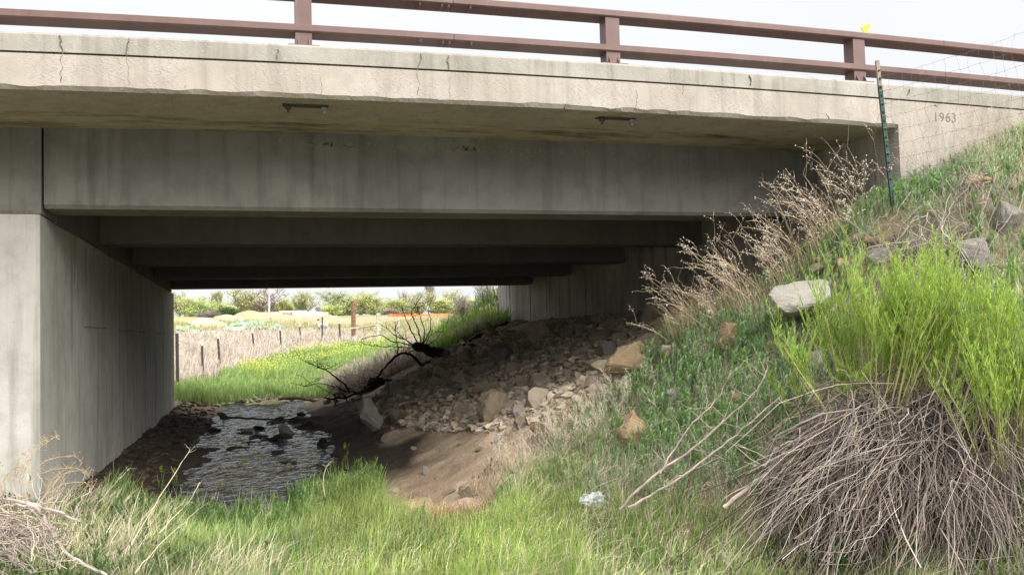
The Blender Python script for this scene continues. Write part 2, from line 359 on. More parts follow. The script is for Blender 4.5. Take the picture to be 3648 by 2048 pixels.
POLY_BARE = [(872,1125),(930,1200),(985,1285),(1090,1315),(1200,1290),(1262,1190),(1330,1090),(1440,1030),(1560,985),(1640,900),(1700,800),(1660,775),(1265,790),(1100,875),(850,1045)]
POLY_SAND = [(430,800),(560,795),(760,792),(1060,792),(1100,800),(980,812),(900,822),(700,812),(560,806),(430,812)]
px_, py_ = proj(np.stack([GX, GY, HZ], -1))
colr = np.zeros(GX.shape+(3,)); colr[:] = (.17, .145, .085)
def setc(mask, c, a=1.0):
    mk = np.clip(mask.astype(float)*a, 0, 1)[..., None]; colr[:] = colr*(1-mk)+np.array(c)*mk
ub = (GX > -1.7) & (GX < 5.6) & (GY > 6.6) & (GY < 20)
setc(ub, (.42, .33, .24))
setc(in_poly(px_, py_, POLY_BARE) & (GY < 20.5), (.45, .35, .25))
wet = np.clip((1.75+.5*fnoise(GX, GY, 1.1, 3)-GX)/.35, 0, 1)*ub*np.clip((GY-8.0)/1.2, 0, 1)
setc(wet, (.035, .027, .02), .95)
toe = np.clip(1-np.hypot((GX-1.35)/.7, (GY-7.6)/.9), 0, 1); setc(toe, (.17, .105, .07), .7)
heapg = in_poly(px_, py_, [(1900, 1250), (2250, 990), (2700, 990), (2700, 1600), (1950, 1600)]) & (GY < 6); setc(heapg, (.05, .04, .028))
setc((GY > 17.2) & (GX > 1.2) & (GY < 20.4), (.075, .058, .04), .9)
fld = GY > 20; setc(fld, (.22, .23, .10)); setc(GY > 28, (.23, .20, .13)); setc(GY > 55, (.24, .24, .14))
nz_ = fnoise(GX, GY*.5, .15, 4); setc((GY > 66) & (nz_ > .08), (.34, .26, .16)); setc((GY > 70) & (nz_ < -.1), (.19, .23, .09))
setc(in_poly(px_, py_, POLY_SAND) & (GY > 60), (.36, .27, .165)); setc((GY > 130), (.22, .23, .11))
mud = (GY > 17.5) & (GY < 21) & (GX > -1.7) & (GX < 2.2); setc(mud, (.20, .16, .11), .6)
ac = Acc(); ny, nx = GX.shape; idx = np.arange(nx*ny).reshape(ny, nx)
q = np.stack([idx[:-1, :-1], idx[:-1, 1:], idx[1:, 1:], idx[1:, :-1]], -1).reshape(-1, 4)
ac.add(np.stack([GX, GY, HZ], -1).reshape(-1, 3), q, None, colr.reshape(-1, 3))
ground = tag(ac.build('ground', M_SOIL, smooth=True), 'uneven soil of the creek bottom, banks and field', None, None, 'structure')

# water
xs = np.arange(-1.6, 2.3, .05); ys = np.arange(6.4, 22.6, .07); wx, wy = np.meshgrid(xs, ys)
wz = WL+fnoise(wx, wy, 9, 3)*(.012+.012*np.clip((wy-13)/6, 0, 1))+fnoise(wx, wy, 1.2, 2)*.008; idx = np.arange(wx.size).reshape(wx.shape)
ac = Acc(); ac.add(np.stack([wx, wy, wz], -1).reshape(-1, 3), np.stack([idx[:-1, :-1], idx[:-1, 1:], idx[1:, 1:], idx[1:, :-1]], -1).reshape(-1, 4))
tag(ac.build('stream_water', M_WATER, smooth=True), 'shallow rippled creek running under the bridge', None, None, 'structure')

# ------------------------------------------------------------------ bridge
def camb(X): return -0.0028*(np.clip(X, -4.5, 8.5)-1.8)**2
def extrude_x(prof, x0, x1, mat, name, parent, step=.25, dz=camb, close=True, jitter=None):
    xs = np.linspace(x0, x1, max(2, int((x1-x0)/step)+1)); P = np.array(prof, float); m = len(P)
    a = Acc(); v = np.zeros((len(xs), m, 3)); v[:, :, 0] = xs[:, None]; v[:, :, 1] = P[:, 0]; v[:, :, 2] = P[:, 1]
    if dz is not None: v[:, :, 2] += dz(xs)[:, None]
    if jitter is not None: v = jitter(v)
    i = np.arange(len(xs)*m).reshape(len(xs), m); qs = []
    for k in range(m):
        k2 = (k+1) % m; qs.append(np.stack([i[:-1, k], i[:-1, k2], i[1:, k2], i[1:, k]], -1))
    a.add(v.reshape(-1, 3), np.concatenate(qs))
    me = a.mesh(name); bm = bmesh.new(); bm.from_mesh(me); bm.verts.ensure_lookup_table()
    bm.faces.new([bm.verts[j] for j in i[0]]); bm.faces.new([bm.verts[j] for j in i[-1][::-1]])
    bmesh.ops.recalc_face_normals(bm, faces=bm.faces); bm.to_mesh(me); bm.free(); me.materials.append(mat)
    return link(name, me, parent)
bridge = empty('bridge', (1.8, 6.38, -1.5), 'old concrete girder road bridge spanning the creek, cream edge beam above dark girders', 'bridge')
X0, X1 = -11.0, 16.0
def ragged(v):
    n_ = fnoise(v[:, 2, 0]*3, v[:, 2, 0]*0+3.1, 2.5, 4)*.022
    v[:, 3, 2] += np.clip(n_, -.012, .03); v[:, 3, 1] += np.clip(n_, 0, .03)*.4; v[:, 4, 2] += np.clip(n_, 0, .02)*.3; return v
# edge beam: upper curb and lower face divided by a recessed joint
ZT, ZGR, ZB = 2.078, 1.936, 1.712
extrude_x([(YF+.012, ZT-.02), (YF+.035, ZT), (YF+.62, ZT), (YF+.62, ZGR+.02), (YF+.035, ZGR+.02), (YF+.010, ZGR+.007)], X0, X1, M_CURB, 'curb', bridge, .12)
extrude_x([(YF+.62, ZB-.02), (YF+.62, ZGR-.01), (YF, ZGR-.01), (YF, ZB+.004), (YF+.028, ZB-.022)], X0, X1, M_FASCIA, 'edge_beam', bridge, .04, jitter=ragged)
a = Acc(); 
extrude_x([(YF+.05, ZGR-.012), (YF+.60, ZGR-.012), (YF+.60, ZGR+.022), (YF+.05, ZGR+.022)], X0, X1, M_CRACK, 'joint', bridge, .5)
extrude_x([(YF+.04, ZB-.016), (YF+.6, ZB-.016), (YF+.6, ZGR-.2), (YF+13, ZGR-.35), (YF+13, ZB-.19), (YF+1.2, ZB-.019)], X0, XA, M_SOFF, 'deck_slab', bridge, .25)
extrude_x([(YF+.62, ZGR), (YF+.62, ZGR-.1), (YF+13, ZGR-.3), (YF+13, ZGR-.1)], X0, X1, simple('asphalt', (.05, .05, .05), .9), 'road_surface', bridge, 1)
GS = 2.44
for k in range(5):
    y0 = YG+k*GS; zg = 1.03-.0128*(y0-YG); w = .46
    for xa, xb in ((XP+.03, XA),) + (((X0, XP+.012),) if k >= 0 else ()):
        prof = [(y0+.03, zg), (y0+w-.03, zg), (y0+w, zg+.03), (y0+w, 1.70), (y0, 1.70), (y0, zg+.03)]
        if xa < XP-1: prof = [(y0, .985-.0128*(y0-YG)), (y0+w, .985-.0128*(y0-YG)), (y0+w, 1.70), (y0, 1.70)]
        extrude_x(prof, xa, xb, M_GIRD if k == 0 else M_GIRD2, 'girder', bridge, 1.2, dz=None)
a = Acc(); r_ = np.random.default_rng(4); n_ = 420; xg = np.concatenate([r_.normal(c, w, int(n_*f)) for c, w, f in ((.55, .18, .3), (.9, .25, .1), (1.35, .2, .12), (1.75, .12, .2), (2.1, .3, .15), (2.9, .25, .13))]); n_ = len(xg); zg_ = 1.60+r_.normal(0, .014, n_)
w_ = r_.uniform(.003, .010, n_); h_ = r_.uniform(.004, .018, n_); v = np.stack([np.c_[xg-w_, np.full(n_, YG-.0015), zg_-h_], np.c_[xg+w_, np.full(n_, YG-.0015), zg_-h_*.7], np.c_[xg+w_*.5, np.full(n_, YG-.0015), zg_+h_]], 1).reshape(-1, 3)
a.add(v, None, np.arange(n_*3).reshape(-1, 3), (.24, .22, .15)); o = a.build('lichen', colmat('ochre lichen', .95), bridge); o['kind'] = 'stuff'
# end diaphragms above the pier and at the abutment, between girders
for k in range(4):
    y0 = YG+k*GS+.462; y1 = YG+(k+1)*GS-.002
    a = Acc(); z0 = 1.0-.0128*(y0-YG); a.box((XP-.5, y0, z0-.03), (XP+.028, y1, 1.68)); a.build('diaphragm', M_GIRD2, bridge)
    a = Acc(); a.box((XP+3.5, y0, 1.12), (XP+3.7, y1, 1.66))
# far edge beam
extrude_x([(18.5, 1.55), (19.3, 1.55), (19.3, 1.95), (18.5, 1.95)], X0, X1, M_FASCIA, 'edge_beam', bridge, 1)
# pier: thick wall with a chamfered, slightly leaning front
a = Acc(); zt = .98
v = [(XP-.9, YG-.012, -2.2), (XP-.025, YG-.012, -2.2), (XP, YG+.012, -2.2), (XP, 18.25, -2.2), (XP-.9, 18.25, -2.2)]
top = [(XP-.9, YG-.012, zt), (XP-.025, YG-.012, zt), (XP, YG+.012, zt), (XP, 18.25, zt-.13), (XP-.9, 18.25, zt-.13)]
a.add(v+top, [(0, 1, 6, 5), (1, 2, 7, 6), (2, 3, 8, 7), (3, 4, 9, 8), (4, 0, 5, 9)], [(5, 6, 7), (5, 7, 8), (5, 8, 9)])
a.build('pier', M_PIER, bridge)
rp = random.Random(8); yy = YG+.9
while yy < 17.8:
    a = Acc(); a.box((XP-.002, yy, -1.5), (XP+.0015, yy+rp.uniform(.004, .010), .85-.0128*(yy-YG))); a.build('form_seam', simple('seam', (.20, .19, .16), .95, .1) if 'seam' not in bpy.data.materials else bpy.data.materials['seam'], bridge); yy += rp.choice([1.2, 1.22, .6])
for (ya, yb, zz) in ((9.3, 10.6, .12), (11.4, 12.6, .10), (13.2, 14.0, .09), (15, 16.6, .07)):
    a = Acc(); a.box((XP-.002, ya, zz), (XP+.002, yb, zz+.012)); a.build('pour_line', bpy.data.materials['seam'], bridge)
a = Acc(); a.box((XP-.9, YG-.004, zt+.004), (XP-.05, 18.2, zt+.03)); a.build('bearing_joint', M_CRACK, bridge)
# abutment wall with board marks, seen from inside; toe block
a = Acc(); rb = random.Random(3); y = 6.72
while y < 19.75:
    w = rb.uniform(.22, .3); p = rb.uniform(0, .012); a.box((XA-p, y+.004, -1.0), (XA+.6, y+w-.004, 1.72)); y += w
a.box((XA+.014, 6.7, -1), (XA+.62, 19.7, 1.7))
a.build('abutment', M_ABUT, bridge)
a = Acc(); a.box((XA-.12, 18.9, -.35), (XA+.5, 19.95, .13)); o = a.build('footing', M_ABUT, bridge)
# wing wall with the cast date
a = Acc(); a.box((XA, YF+.001, -1.5), (X1, YF+.32, ZB-.03)); wing = a.build('wing_wall', M_FASCIA, bridge)
cu = bpy.data.curves.new('date', 'FONT'); cu.body = '1963'; cu.size = .118; cu.extrude = .004; cu.space_character = 1.08; cu.offset = .0
tx = link('date', cu); tx.rotation_euler = (R(90), 0, R(0)); tx.location = (5.685, YF+.0022, 1.722)
bpy.context.view_layer.update()
te = bpy.data.meshes.new_from_object(tx.evaluated_get(bpy.context.evaluated_depsgraph_get())); te.transform(tx.matrix_world); te.materials.clear(); te.materials.append(simple('shaded cast numerals', (.20, .17, .135), .95, .1))
bpy.data.objects.remove(tx); link('date_numerals', te, bridge)
a = Acc(); a.add([(5.70, YF-.0015, 1.862), (5.745, YF-.0015, 1.845), (5.715, YF-.0015, 1.875), (5.70, YF+.01, 1.862), (5.745, YF+.01, 1.845), (5.715, YF+.01, 1.875)], [(0, 3, 4, 1), (1, 4, 5, 2), (2, 5, 3, 0)], [(0, 1, 2), (5, 4, 3)]); a.build('chip', M_CRACK, bridge)
# cracks in the fascia: thin jagged fillings
def crack(px, py0, py1, wd=.006, seed=0, Y=YF, name='crack'):
    r_ = random.Random(seed); n_ = max(5, int(abs(py1-py0)/7)); a = Acc(); L = []; wds = []
    p0 = at(px, py0, Y); p1 = at(px, py1, Y); x = p0[0]
    for i in range(n_+1):
        t = i/n_; x += r_.uniform(-.011, .011); L.append((x, p0[2]*(1-t)+p1[2]*t)); wds.append(wd*r_.uniform(.08, .5))
    v = []; 
    for (xx, zz), w in zip(L, wds): v += [(xx-w, Y-.0012, zz), (xx+w, Y-.0012, zz), (xx+w, Y+.02, zz), (xx-w, Y+.02, zz)]
    qs = []
    for i in range(n_):
        for k in range(4): qs.append((4*i+k, 4*i+(k+1) % 4, 4*i+4+(k+1) % 4, 4*i+4+k))
    a.add(v, qs); a.build(name, M_CRACK, bridge)
for i, (px, a0, a1, w) in enumerate([(148, 88, 208, .0065), (322, 96, 215, .0035), (1060, 135, 240, .006), (1132, 140, 175, .006), (1135, 190, 250, .003), (805, 195, 235, .004), (1600, 228, 275, .005), (700, 122, 150, .003), (1425, 262, 277, .004), (1720, 215, 238, .004), (2075, 285, 300, .005), (2290, 225, 240, .006), (1885, 190, 215, .003), (470, 215, 222, .006)]): crack(px, a0, a1, w, i+5)
# anchor plates with bolts under the overhang
for (xa, ya) in ((.16, 6.60), (2.62, 6.60)):
    zb = ZB-.02+camb(xa); pl = Acc(); pl.box((xa, ya-.03, zb-.008), (xa+.33, ya+.05, zb)); po = pl.build('anchor_plate', M_DKSTEEL, bridge)
    for dx in (.04, .30):
        bt = Acc(); bt.path([(xa+dx, ya, zb-.014), (xa+dx, ya, zb-.034)], .024, 6); bt.path([(xa+dx, ya, zb-.034), (xa+dx, ya, zb-.06)], .011, 6); bt.build('bolt', M_DKSTEEL if dx < .1 else M_STEEL, po)
# railing
rail = empty('bridge_railing', (1.8, 6.5, 2.05), 'rust brown two rail steel railing bolted to the bridge curb', 'railing')
def railbar(z0, z1, name):
    parts = [X0, -3.05, 1.42, 5.9, X1]
    for xa, xb in zip(parts[:-1], parts[1:]):
        r_ = .008; y0, y1 = YF+.065, YF+.255
        extrude_x([(y0+r_, z0), (y1-r_, z0), (y1, z0+r_), (y1, z1-r_), (y1-r_, z1), (y0+r_, z1), (y0, z1-r_), (y0, z0+r_)], xa+.002, xb-.002, M_RAIL, name, rail, .5)
railbar(2.188, 2.243, 'lower_rail'); railbar(2.468, 2.525, 'upper_rail')
for xs_ in (-6.7, -4.45, -2.15, .253, 2.66, 4.96, 7.35, 9.7, 12.0):
    c_ = float(camb(np.array(xs_))); a = Acc(); y0 = YF+.082
    a.box((xs_, y0, 2.082+c_), (xs_+.118, y0+.012, 2.467+c_)); a.box((xs_, y0+.118, 2.082+c_), (xs_+.118, y0+.130, 2.467+c_)); a.box((xs_+.053, y0+.012, 2.082+c_), (xs_+.065, y0+.118, 2.467+c_))
    a.box((xs_, y0+.012, 2.082+c_), (xs_+.006, y0+.118, 2.467+c_))
    po = a.build('post', M_RAIL, rail)
    bp = Acc(); bp.box((xs_-.05, YF+.04, 2.074+c_), (xs_+.168, y0+.17, 2.086+c_)); bp.build('base_plate', M_RAIL, po)
    for gx_ in (xs_+.018, xs_+.094):
        g = Acc(); z = 2.086+c_
        v = [(gx_, y0, z), (gx_, y0-.035, z), (gx_, y0, z+.06), (gx_+.007, y0, z), (gx_+.007, y0-.035, z), (gx_+.007, y0, z+.06)]
        g.add(v, [(0, 3, 4, 1), (1, 4, 5, 2), (0, 2, 5, 3)], [(0, 1, 2), (3, 5, 4)]); g.build('gusset', M_RAIL, po)
for z0 in (2.188, 2.468):
    for x_ in (1.17, 1.34, 1.39, 1.56):
        a = Acc(); c_ = float(camb(np.array(x_))); a.path([(x_, YF+.08, z0+c_+.002), (x_-.004, YF+.085, z0+c_-.02)], .007, 5); a.path([(x_-.004, YF+.085, z0+c_-.02), (x_-.03, YF+.15, z0+c_-.022)], .006, 5); a.build('splice_bolt', M_RAIL, rail)
# yellow marker plate
p3 = [at(2166, 70, 6.66), at(2189, 58, 6.66), at(2184, 80, 6.66), at(2176, 86, 6.66)]
a = Acc(); v = [tuple(p) for p in p3]+[tuple(p+np.array([0, .008, 0])) for p in p3]
a.add(v, [(0, 1, 2, 3), (7, 6, 5, 4), (0, 4, 5, 1), (1, 5, 6, 2), (2, 6, 7, 3), (3, 7, 4, 0)], c=(.75, .42, .01))
a.box(tuple(p3[3]+np.array([-.006, .008, -.08])), tuple(p3[3]+np.array([.006, .016, .01])), c=(.3, .3, .3))
tag(a.build('marker_plate', M_PAINT), 'small yellow plate sticking up behind the upper rail near the right end', 'marker')

# ------------------------------------------------------------------ stones
def rock_mesh(seed, pts=16, sub=0, squash=(1, 1, 1)):
    r_ = random.Random(seed); bm = bmesh.new()
    for i in range(pts):
        v = Vector((r_.gauss(0, 1), r_.gauss(0, 1), r_.gauss(0, 1))).normalized()*r_.uniform(.8, 1.0)
        v = Vector((max(-.78, min(.78, v.x)), max(-.72, min(.72, v.y)), max(-.7, min(.7, v.z)))); bm.verts.new((v.x*squash[0]*.62, v.y*squash[1]*.62, v.z*squash[2]*.62))
    bmesh.ops.convex_hull(bm, input=bm.verts)
    for v in [v for v in bm.verts if not v.link_faces]: bm.verts.remove(v)
    if sub:
        bmesh.ops.bevel(bm, geom=bm.edges[:], offset=.02, segments=1, affect='EDGES')
        bmesh.ops.triangulate(bm, faces=bm.faces[:])
        bmesh.ops.subdivide_edges(bm, edges=bm.edges[:], cuts=sub, use_grid_fill=True)
        for v in bm.verts:
            k = float(fnoise(v.co.x*2+seed, v.co.y*2+v.co.z*2.7, 1.6, 4))*.12+float(fnoise(v.co.x*2+v.co.z*9, v.co.y*2+seed, 4.5, 2))*.035; v.co += v.co.normalized()*k
    bmesh.ops.recalc_face_normals(bm, faces=bm.faces)
    me = bpy.data.meshes.new('stone'); bm.to_mesh(me); bm.free()
    me.polygons.foreach_set('use_smooth', np.zeros(len(me.polygons), bool)); return me
ROCKM = {}
def rock(name, p, size, kind, seed, label, cat='stone', group=None, rot=None, big=False, sink=.3):
    key = (seed % (9 if not big else 1000), kind, big)
    if key not in ROCKM:
        me = rock_mesh(seed % (9 if not big else 1000)+(50 if big else 0), 15 if big else 13, 3 if big else 0); me.materials.append(ROCK[kind]); ROCKM[key] = me
    o = link(name, ROCKM[key]); r_ = random.Random(seed*7+1)
    o.scale = size; o.rotation_euler = rot if rot else (r_.uniform(-.5, .5), r_.uniform(-.5, .5), r_.uniform(0, 6.28))
    o.location = (p[0], p[1], p[2]+size[2]*(.42-sink)); return tag(o, label, cat, group)
def boulder(px, py, w, h, kind, seed, label, depth=None, rot=None, sink=.3, name='boulder', cat='boulder'):
    p = hit(px, py); m = p[1]*K/FPX*1.0
    h = h*1.3 if (px > 1650 and py < 1000) else h
    sx = w*m/.95; sz = h*m/.80; sy = (depth or w)*m/.95
    return rock(name, p, (sx, sy, sz), kind, seed, label, cat, None, rot or (0, 0, random.Random(seed).uniform(-.4, .4)), True, sink)
def slab(pts, label):
    P = [at(*p) for p in pts]; c = sum(P)/len(P); bm = bmesh.new()
    for p in P: bm.verts.new(Vector(p-c))
    bmesh.ops.convex_hull(bm, input=bm.verts)
    for v in [v for v in bm.verts if not v.link_faces]: bm.verts.remove(v)
    bmesh.ops.bevel(bm, geom=bm.edges[:], offset=.012, segments=1, affect='EDGES'); bmesh.ops.triangulate(bm, faces=bm.faces[:]); bmesh.ops.subdivide_edges(bm, edges=bm.edges[:], cuts=4, use_grid_fill=True)
    for v in bm.verts: v.co += v.co.normalized()*float(fnoise(v.co.x*9, v.co.y*9+v.co.z*14, 1.2, 4))*.016
    bmesh.ops.recalc_face_normals(bm, faces=bm.faces); me = bpy.data.meshes.new('slab'); bm.to_mesh(me); bm.free(); me.polygons.foreach_set('use_smooth', np.zeros(len(me.polygons), bool)); me.materials.append(ROCK['pale'])
    o = link('boulder', me); o.location = c; tag(o, label, 'boulder')
slab([(1930, 738, 5.55), (1958, 776, 5.5), (1978, 790, 5.5), (2062, 764, 5.45), (2092, 744, 5.5), (1945, 721, 5.75), (1990, 711, 5.85), (2060, 701, 5.85), (2087, 704, 5.8), (1985, 800, 5.7), (2085, 785, 5.75), (1960, 765, 5.8)], 'broad pale grey slab jutting from the grassy bank above the tan round boulder')
boulder(1837, 893, 85, 70, 'orange', 5, 'rounded tan boulder on the bank below the pale slab', 80, None, .1)
boulder(1603, 1120, 95, 95, 'orange', 8, 'upright tan boulder standing in green grass above the white plastic bag', 80, (.1, .5, .2), .15)
boulder(1035, 1310, 120, 70, 'orange', 12, 'smooth orange boulder half hidden in grass at the foot of the dirt slope', 100, None, .2)
boulder(1242, 1190, 58, 52, 'tan', 14, 'small tan boulder on the bare dirt beside the dry weed stalks', 50, None, .15)
boulder(933, 1088, 66, 88, 'pale', 28, 'grey upright boulder at the foot of the slope beside the stream', 55, (.1, -.2, .4), .05)
boulder(1585, 950, 150, 85, 'orange', 21, 'largest orange sandstone block at the right edge of the rubble slope', 100, (.1, -.45, .1), .1)
boulder(1520, 945, 62, 45, 'tan', 22, 'squared tan block against the left side of the largest orange block', 60, None, .1)
boulder(1620, 880, 90, 50, 'brown', 24, 'dusty brown boulder just above the largest orange block', 70, (.0, -.3, .4), .2)
boulder(2458, 480, 100, 42, 'orange', 27, 'flat tan slab near the top of the bank under the wire fence', 60, (.1, -.15, .1), .05)
boulder(2470, 545, 70, 62, 'tan', 29, 'tan boulder just below the flat slab near the bank top', 60, None, .2)
boulder(2548, 590, 95, 95, 'grey', 31, 'grey boulder at the right edge of the photo, upper bank', 80, None, .15)
boulder(2445, 680, 110, 90, 'grey', 33, 'large grey boulder half buried behind the dead stems on the bank', 90, None, .15)
boulder(2350, 560, 60, 40, 'tan', 35, 'small tan stone among the dead stems on the upper bank', 50, None, .2)
boulder(2120, 690, 75, 38, 'orange', 37, 'orange sandstone lump resting above the pale slab', 50, None, .1)
boulder(2060, 692, 55, 26, 'tan', 39, 'flat tan stone lying on the upper end of the pale slab', 40, (0, -.2, 0), .0)
boulder(2152, 730, 60, 45, 'orange', 41, 'orange stone wedged at the right end of the pale slab', 40, None, .15)
boulder(2110, 810, 70, 50, 'tan', 43, 'reddish tan stone under the right end of the pale slab', 50, None, .2)
boulder(2262, 612, 42, 35, 'orange', 45, 'small orange stone in the middle of the upper bank', 30, None, .2)
boulder(2150, 630, 95, 38, 'brown', 47, 'brown layered stone sloping along the bank crest', 60, (.0, -.5, 0), .15)
boulder(2215, 660, 75, 40, 'pale', 49, 'pale stone behind the tip of the green shrub', 50, None, .2)
boulder(1700, 1015, 60, 55, 'pale', 51, 'pale boulder showing through grass left of the green shrub', 50, None, .15)
boulder(1940, 890, 45, 36, 'orange', 53, 'small orange stone directly below the left end of the pale slab', 35, None, .2)
boulder(2070, 925, 80, 45, 'grey', 55, 'grey flat stone under the left edge of the green shrub', 50, None, .1)
boulder(2000, 1090, 50, 34, 'tan', 56, 'tan stone low in the grass left of the dead stem pile', 40, None, .2)
boulder(1245, 1050, 88, 78, 'tan', 57, 'largest pale tan boulder in the middle of the rubble slope', 70, (.2, .4, .3), .15)
boulder(1355, 850, 80, 70, 'brown', 59, 'dusty boulder near the abutment foot', 70, None, .3)
boulder(1640, 815, 58, 62, 'brown', 61, 'tall dusty boulder on the skyline of the rubble where the weeds begin', 40, (.0, .3, .2), .1)
boulder(1175, 1250, 48, 42, 'tan', 63, 'lumpy tan stone at the lower edge of the dirt among red twigs', 40, None, .15)
boulder(1385, 1095, 110, 62, 'orange', 65, 'orange tan boulder behind the dry white stalks', 80, None, .25)
boulder(1255, 1110, 40, 20, 'grey', 66, 'bluish grey sliver of stone on the dirt below the rubble', 18, (.2, -.9, .1), .0)
boulder(985, 1105, 50, 22, 'brown', 68, 'flat dark brown block lying on the dirt right of the grey boulder', 30, (.0, -.4, 0), .1)
BK = [(2075, 660, 60, 26, 'tan', 'flat'), (2190, 615, 50, 26, 'orange', 'small'), (2300, 640, 70, 50, 'grey', 'blocky'), (2400, 600, 80, 55, 'brown', 'broad'), (2500, 500, 40, 22, 'orange', 'little'), (2560, 480, 50, 30, 'tan', 'rounded'), (1925, 820, 40, 26, 'tan', 'small'), (1780, 960, 46, 26, 'orange', 'low'), (1860, 1010, 60, 40, 'orange', 'half buried'), (2050, 860, 50, 30, 'pale', 'angular'), (1690, 905, 60, 34, 'brown', 'squat'), (1745, 860, 50, 26, 'tan', 'thin'), (2130, 850, 55, 36, 'tan', 'reddish'), (2480, 620, 40, 26, 'pale', 'chipped'), (1500, 1150, 60, 30, 'tan', 'flat'), (1570, 1010, 60, 30, 'orange', 'cracked')]
WH = ['above the pale slab', 'near the bank crest', 'among the upper dead stems', 'among the upper dead stems to the right', 'beside the flat tan slab', 'at the right edge below the wing wall', 'below the pale slab and left', 'below the rounded tan boulder', 'in the grass right of the long branches', 'under the green shrub edge', 'at the skyline end of the rubble', 'under the arching tan weeds', 'between slab and green shrub', 'below the grey boulder at right', 'in the pale stalk patch', 'under the largest orange block']
for i, ((px, py, w, h, k, d), wh) in enumerate(zip(BK, WH)): boulder(px, py, w, h, k, 90+i, f'{d} {k} stone {wh}', None, None, .15, 'bank_stone', 'stone')
for i, (px, py, w, h, l) in enumerate([(720, 1088, 34, 30, 'round grey stone standing out of the stream, largest one'), (697, 1058, 30, 22, 'dark angular stone in the stream beside a floating stick'),
        (742, 1062, 20, 14, 'small dark stone behind the round grey stream stone'), (772, 1075, 34, 18, 'dark stone at the right side of the stream'), (563, 1053, 34, 12, 'low dark stone at the left side of the stream head'),
        (620, 1085, 22, 9, 'flat pale stone just breaking the stream surface'), (800, 1115, 44, 22, 'dark stone against the right bank of the stream'), (540, 1083, 24, 10, 'dark low stone near the left bank of the stream'),
        (690, 1105, 30, 14, 'wet stone below the round grey stream stone'), (760, 1045, 22, 12, 'small dark stone at the upper right of the stream'), (655, 1078, 24, 11, 'dark stone in the middle of the ripples')]):
    k = ray(px, py); p = k*(WL/k[2]); m = p[1]*K/FPX
    rock('stream_stone', p, (w*m*1.5, w*m*1.1, h*m*1.1), 'grey' if i in (0, 5) else 'dark', 70+i, l, 'stone', 'stones in the stream', None, True, .34)
# rubble under the bridge: pieces one can tell apart
spots = []; tries = 0
ZN = [((1075, 930), 'in the upper left rubble'), ((1200, 930), 'below the abutment corner'), ((1400, 880), 'high in the rubble under the abutment'), ((1560, 820), 'along the top of the rubble'), ((1180, 1060), 'in the lower left rubble'), ((1330, 980), 'in the middle of the rubble'), ((1450, 1010), 'at the right side of the rubble'), ((1100, 1170), 'on the bare dirt below the rubble'), ((1600, 900), 'beside the orange block')]
POLY_RUB = [(900, 1030), (990, 965), (1060, 920), (1120, 885), (1240, 832), (1330, 835), (1420, 800), (1640, 785), (1690, 800), (1640, 880), (1560, 970), (1450, 1030), (1330, 1070), (1240, 1090), (1080, 1085), (960, 1060)]
while len(spots) < 285 and tries < 60000:
    tries += 1
    px = rnd.uniform(900, 1700); py = rnd.uniform(785, 1250)
    inside = bool(in_poly(px, py, POLY_RUB)); bare = bool(in_poly(px, py, POLY_BARE))
    if not inside and not (bare and rnd.random() < .10): continue
    p = hit(px, py)
    u = rnd.random(); s = (.055+.27*u**2.8) if inside else (.035+.09*u**3)
    if px < 1260 and py < 985: s *= 1.3
    if any((p[0]-q[0])**2+(p[1]-q[1])**2 < ((s+q[3])*.34)**2 for q in spots): continue
    spots.append((p[0], p[1], p[2], s, px, py))
for i, (x, y, z, s, px, py) in enumerate(spots):
    kind = rnd.choice(['brown', 'tan', 'tan', 'brown', 'grey', 'tan'] if px > 1200 else ['brown', 'tan', 'grey', 'brown'])
    zone = min(ZN, key=lambda q: (q[0][0]-px)**2+(q[0][1]-py)**2)[1]
    sz = 'large' if s > .2 else 'fist sized' if s < .1 else 'medium'
    cname = {'brown': 'dusty brown', 'tan': 'tan', 'grey': 'grey'}[kind]
    e = (s*rnd.uniform(.85, 1.35), s*rnd.uniform(.75, 1.1), s*rnd.uniform(.6, .95))
    lab = f'{sz} {cname} broken stone lying {zone}'
    rock('stone', (x, y, z), e, kind, i*3+1, lab, 'stone', f'{sz} {cname} stones {zone}', None, False, .18)
# gravel: small bits on the slope
me0 = [rock_mesh(s_, 8) for s_ in (1, 2, 3)]
base = []
for me in me0:
    v = np.array([q.co[:] for q in me.vertices]); f = []
    for p_ in me.polygons:
        vs = list(p_.vertices)
        for k in range(1, len(vs)-1): f.append((vs[0], vs[k], vs[k+1]))
    base.append((v, np.array(f)))
a = Acc(); N = 17000; gxp = rg.uniform(.9, 5.3, N); gyp = rg.uniform(6.6, 19.8, N); gzp = H(gxp, gyp)
pxg, pyg = proj(np.c_[gxp, gyp, gzp]); inr = in_poly(pxg, pyg, POLY_RUB); inb = in_poly(pxg, pyg, POLY_BARE)
for i in np.where(inr | (inb & (rg.random(N) < .18) & (gxp > 2.1+.0*gyp)))[0]:
    v, f = base[i % 3]; s = (.03+.13*rg.random()**2) if inr[i] else rg.uniform(.012, .045); t = rg.uniform(0, 6.28); c_, s_ = math.cos(t), math.sin(t)
    M = np.array([[c_, -s_, 0], [s_, c_, 0], [0, 0, rg.uniform(.5, .8)]])
    col = np.array([(.42, .34, .25), (.46, .38, .28), (.37, .32, .26), (.50, .43, .34)][i % 4])*rg.uniform(.7, 1.15)
    a.add((v*s)@M.T+np.array([gxp[i], gyp[i], gzp[i]+s*.12]), None, f, col)
M_GRAV = colmat('gravel bits', .95, 0, .35, .1)
tag(a.build('gravel', M_GRAV), 'loose gravel and stone chips strewn over the dirt slope', None, None, 'stuff')
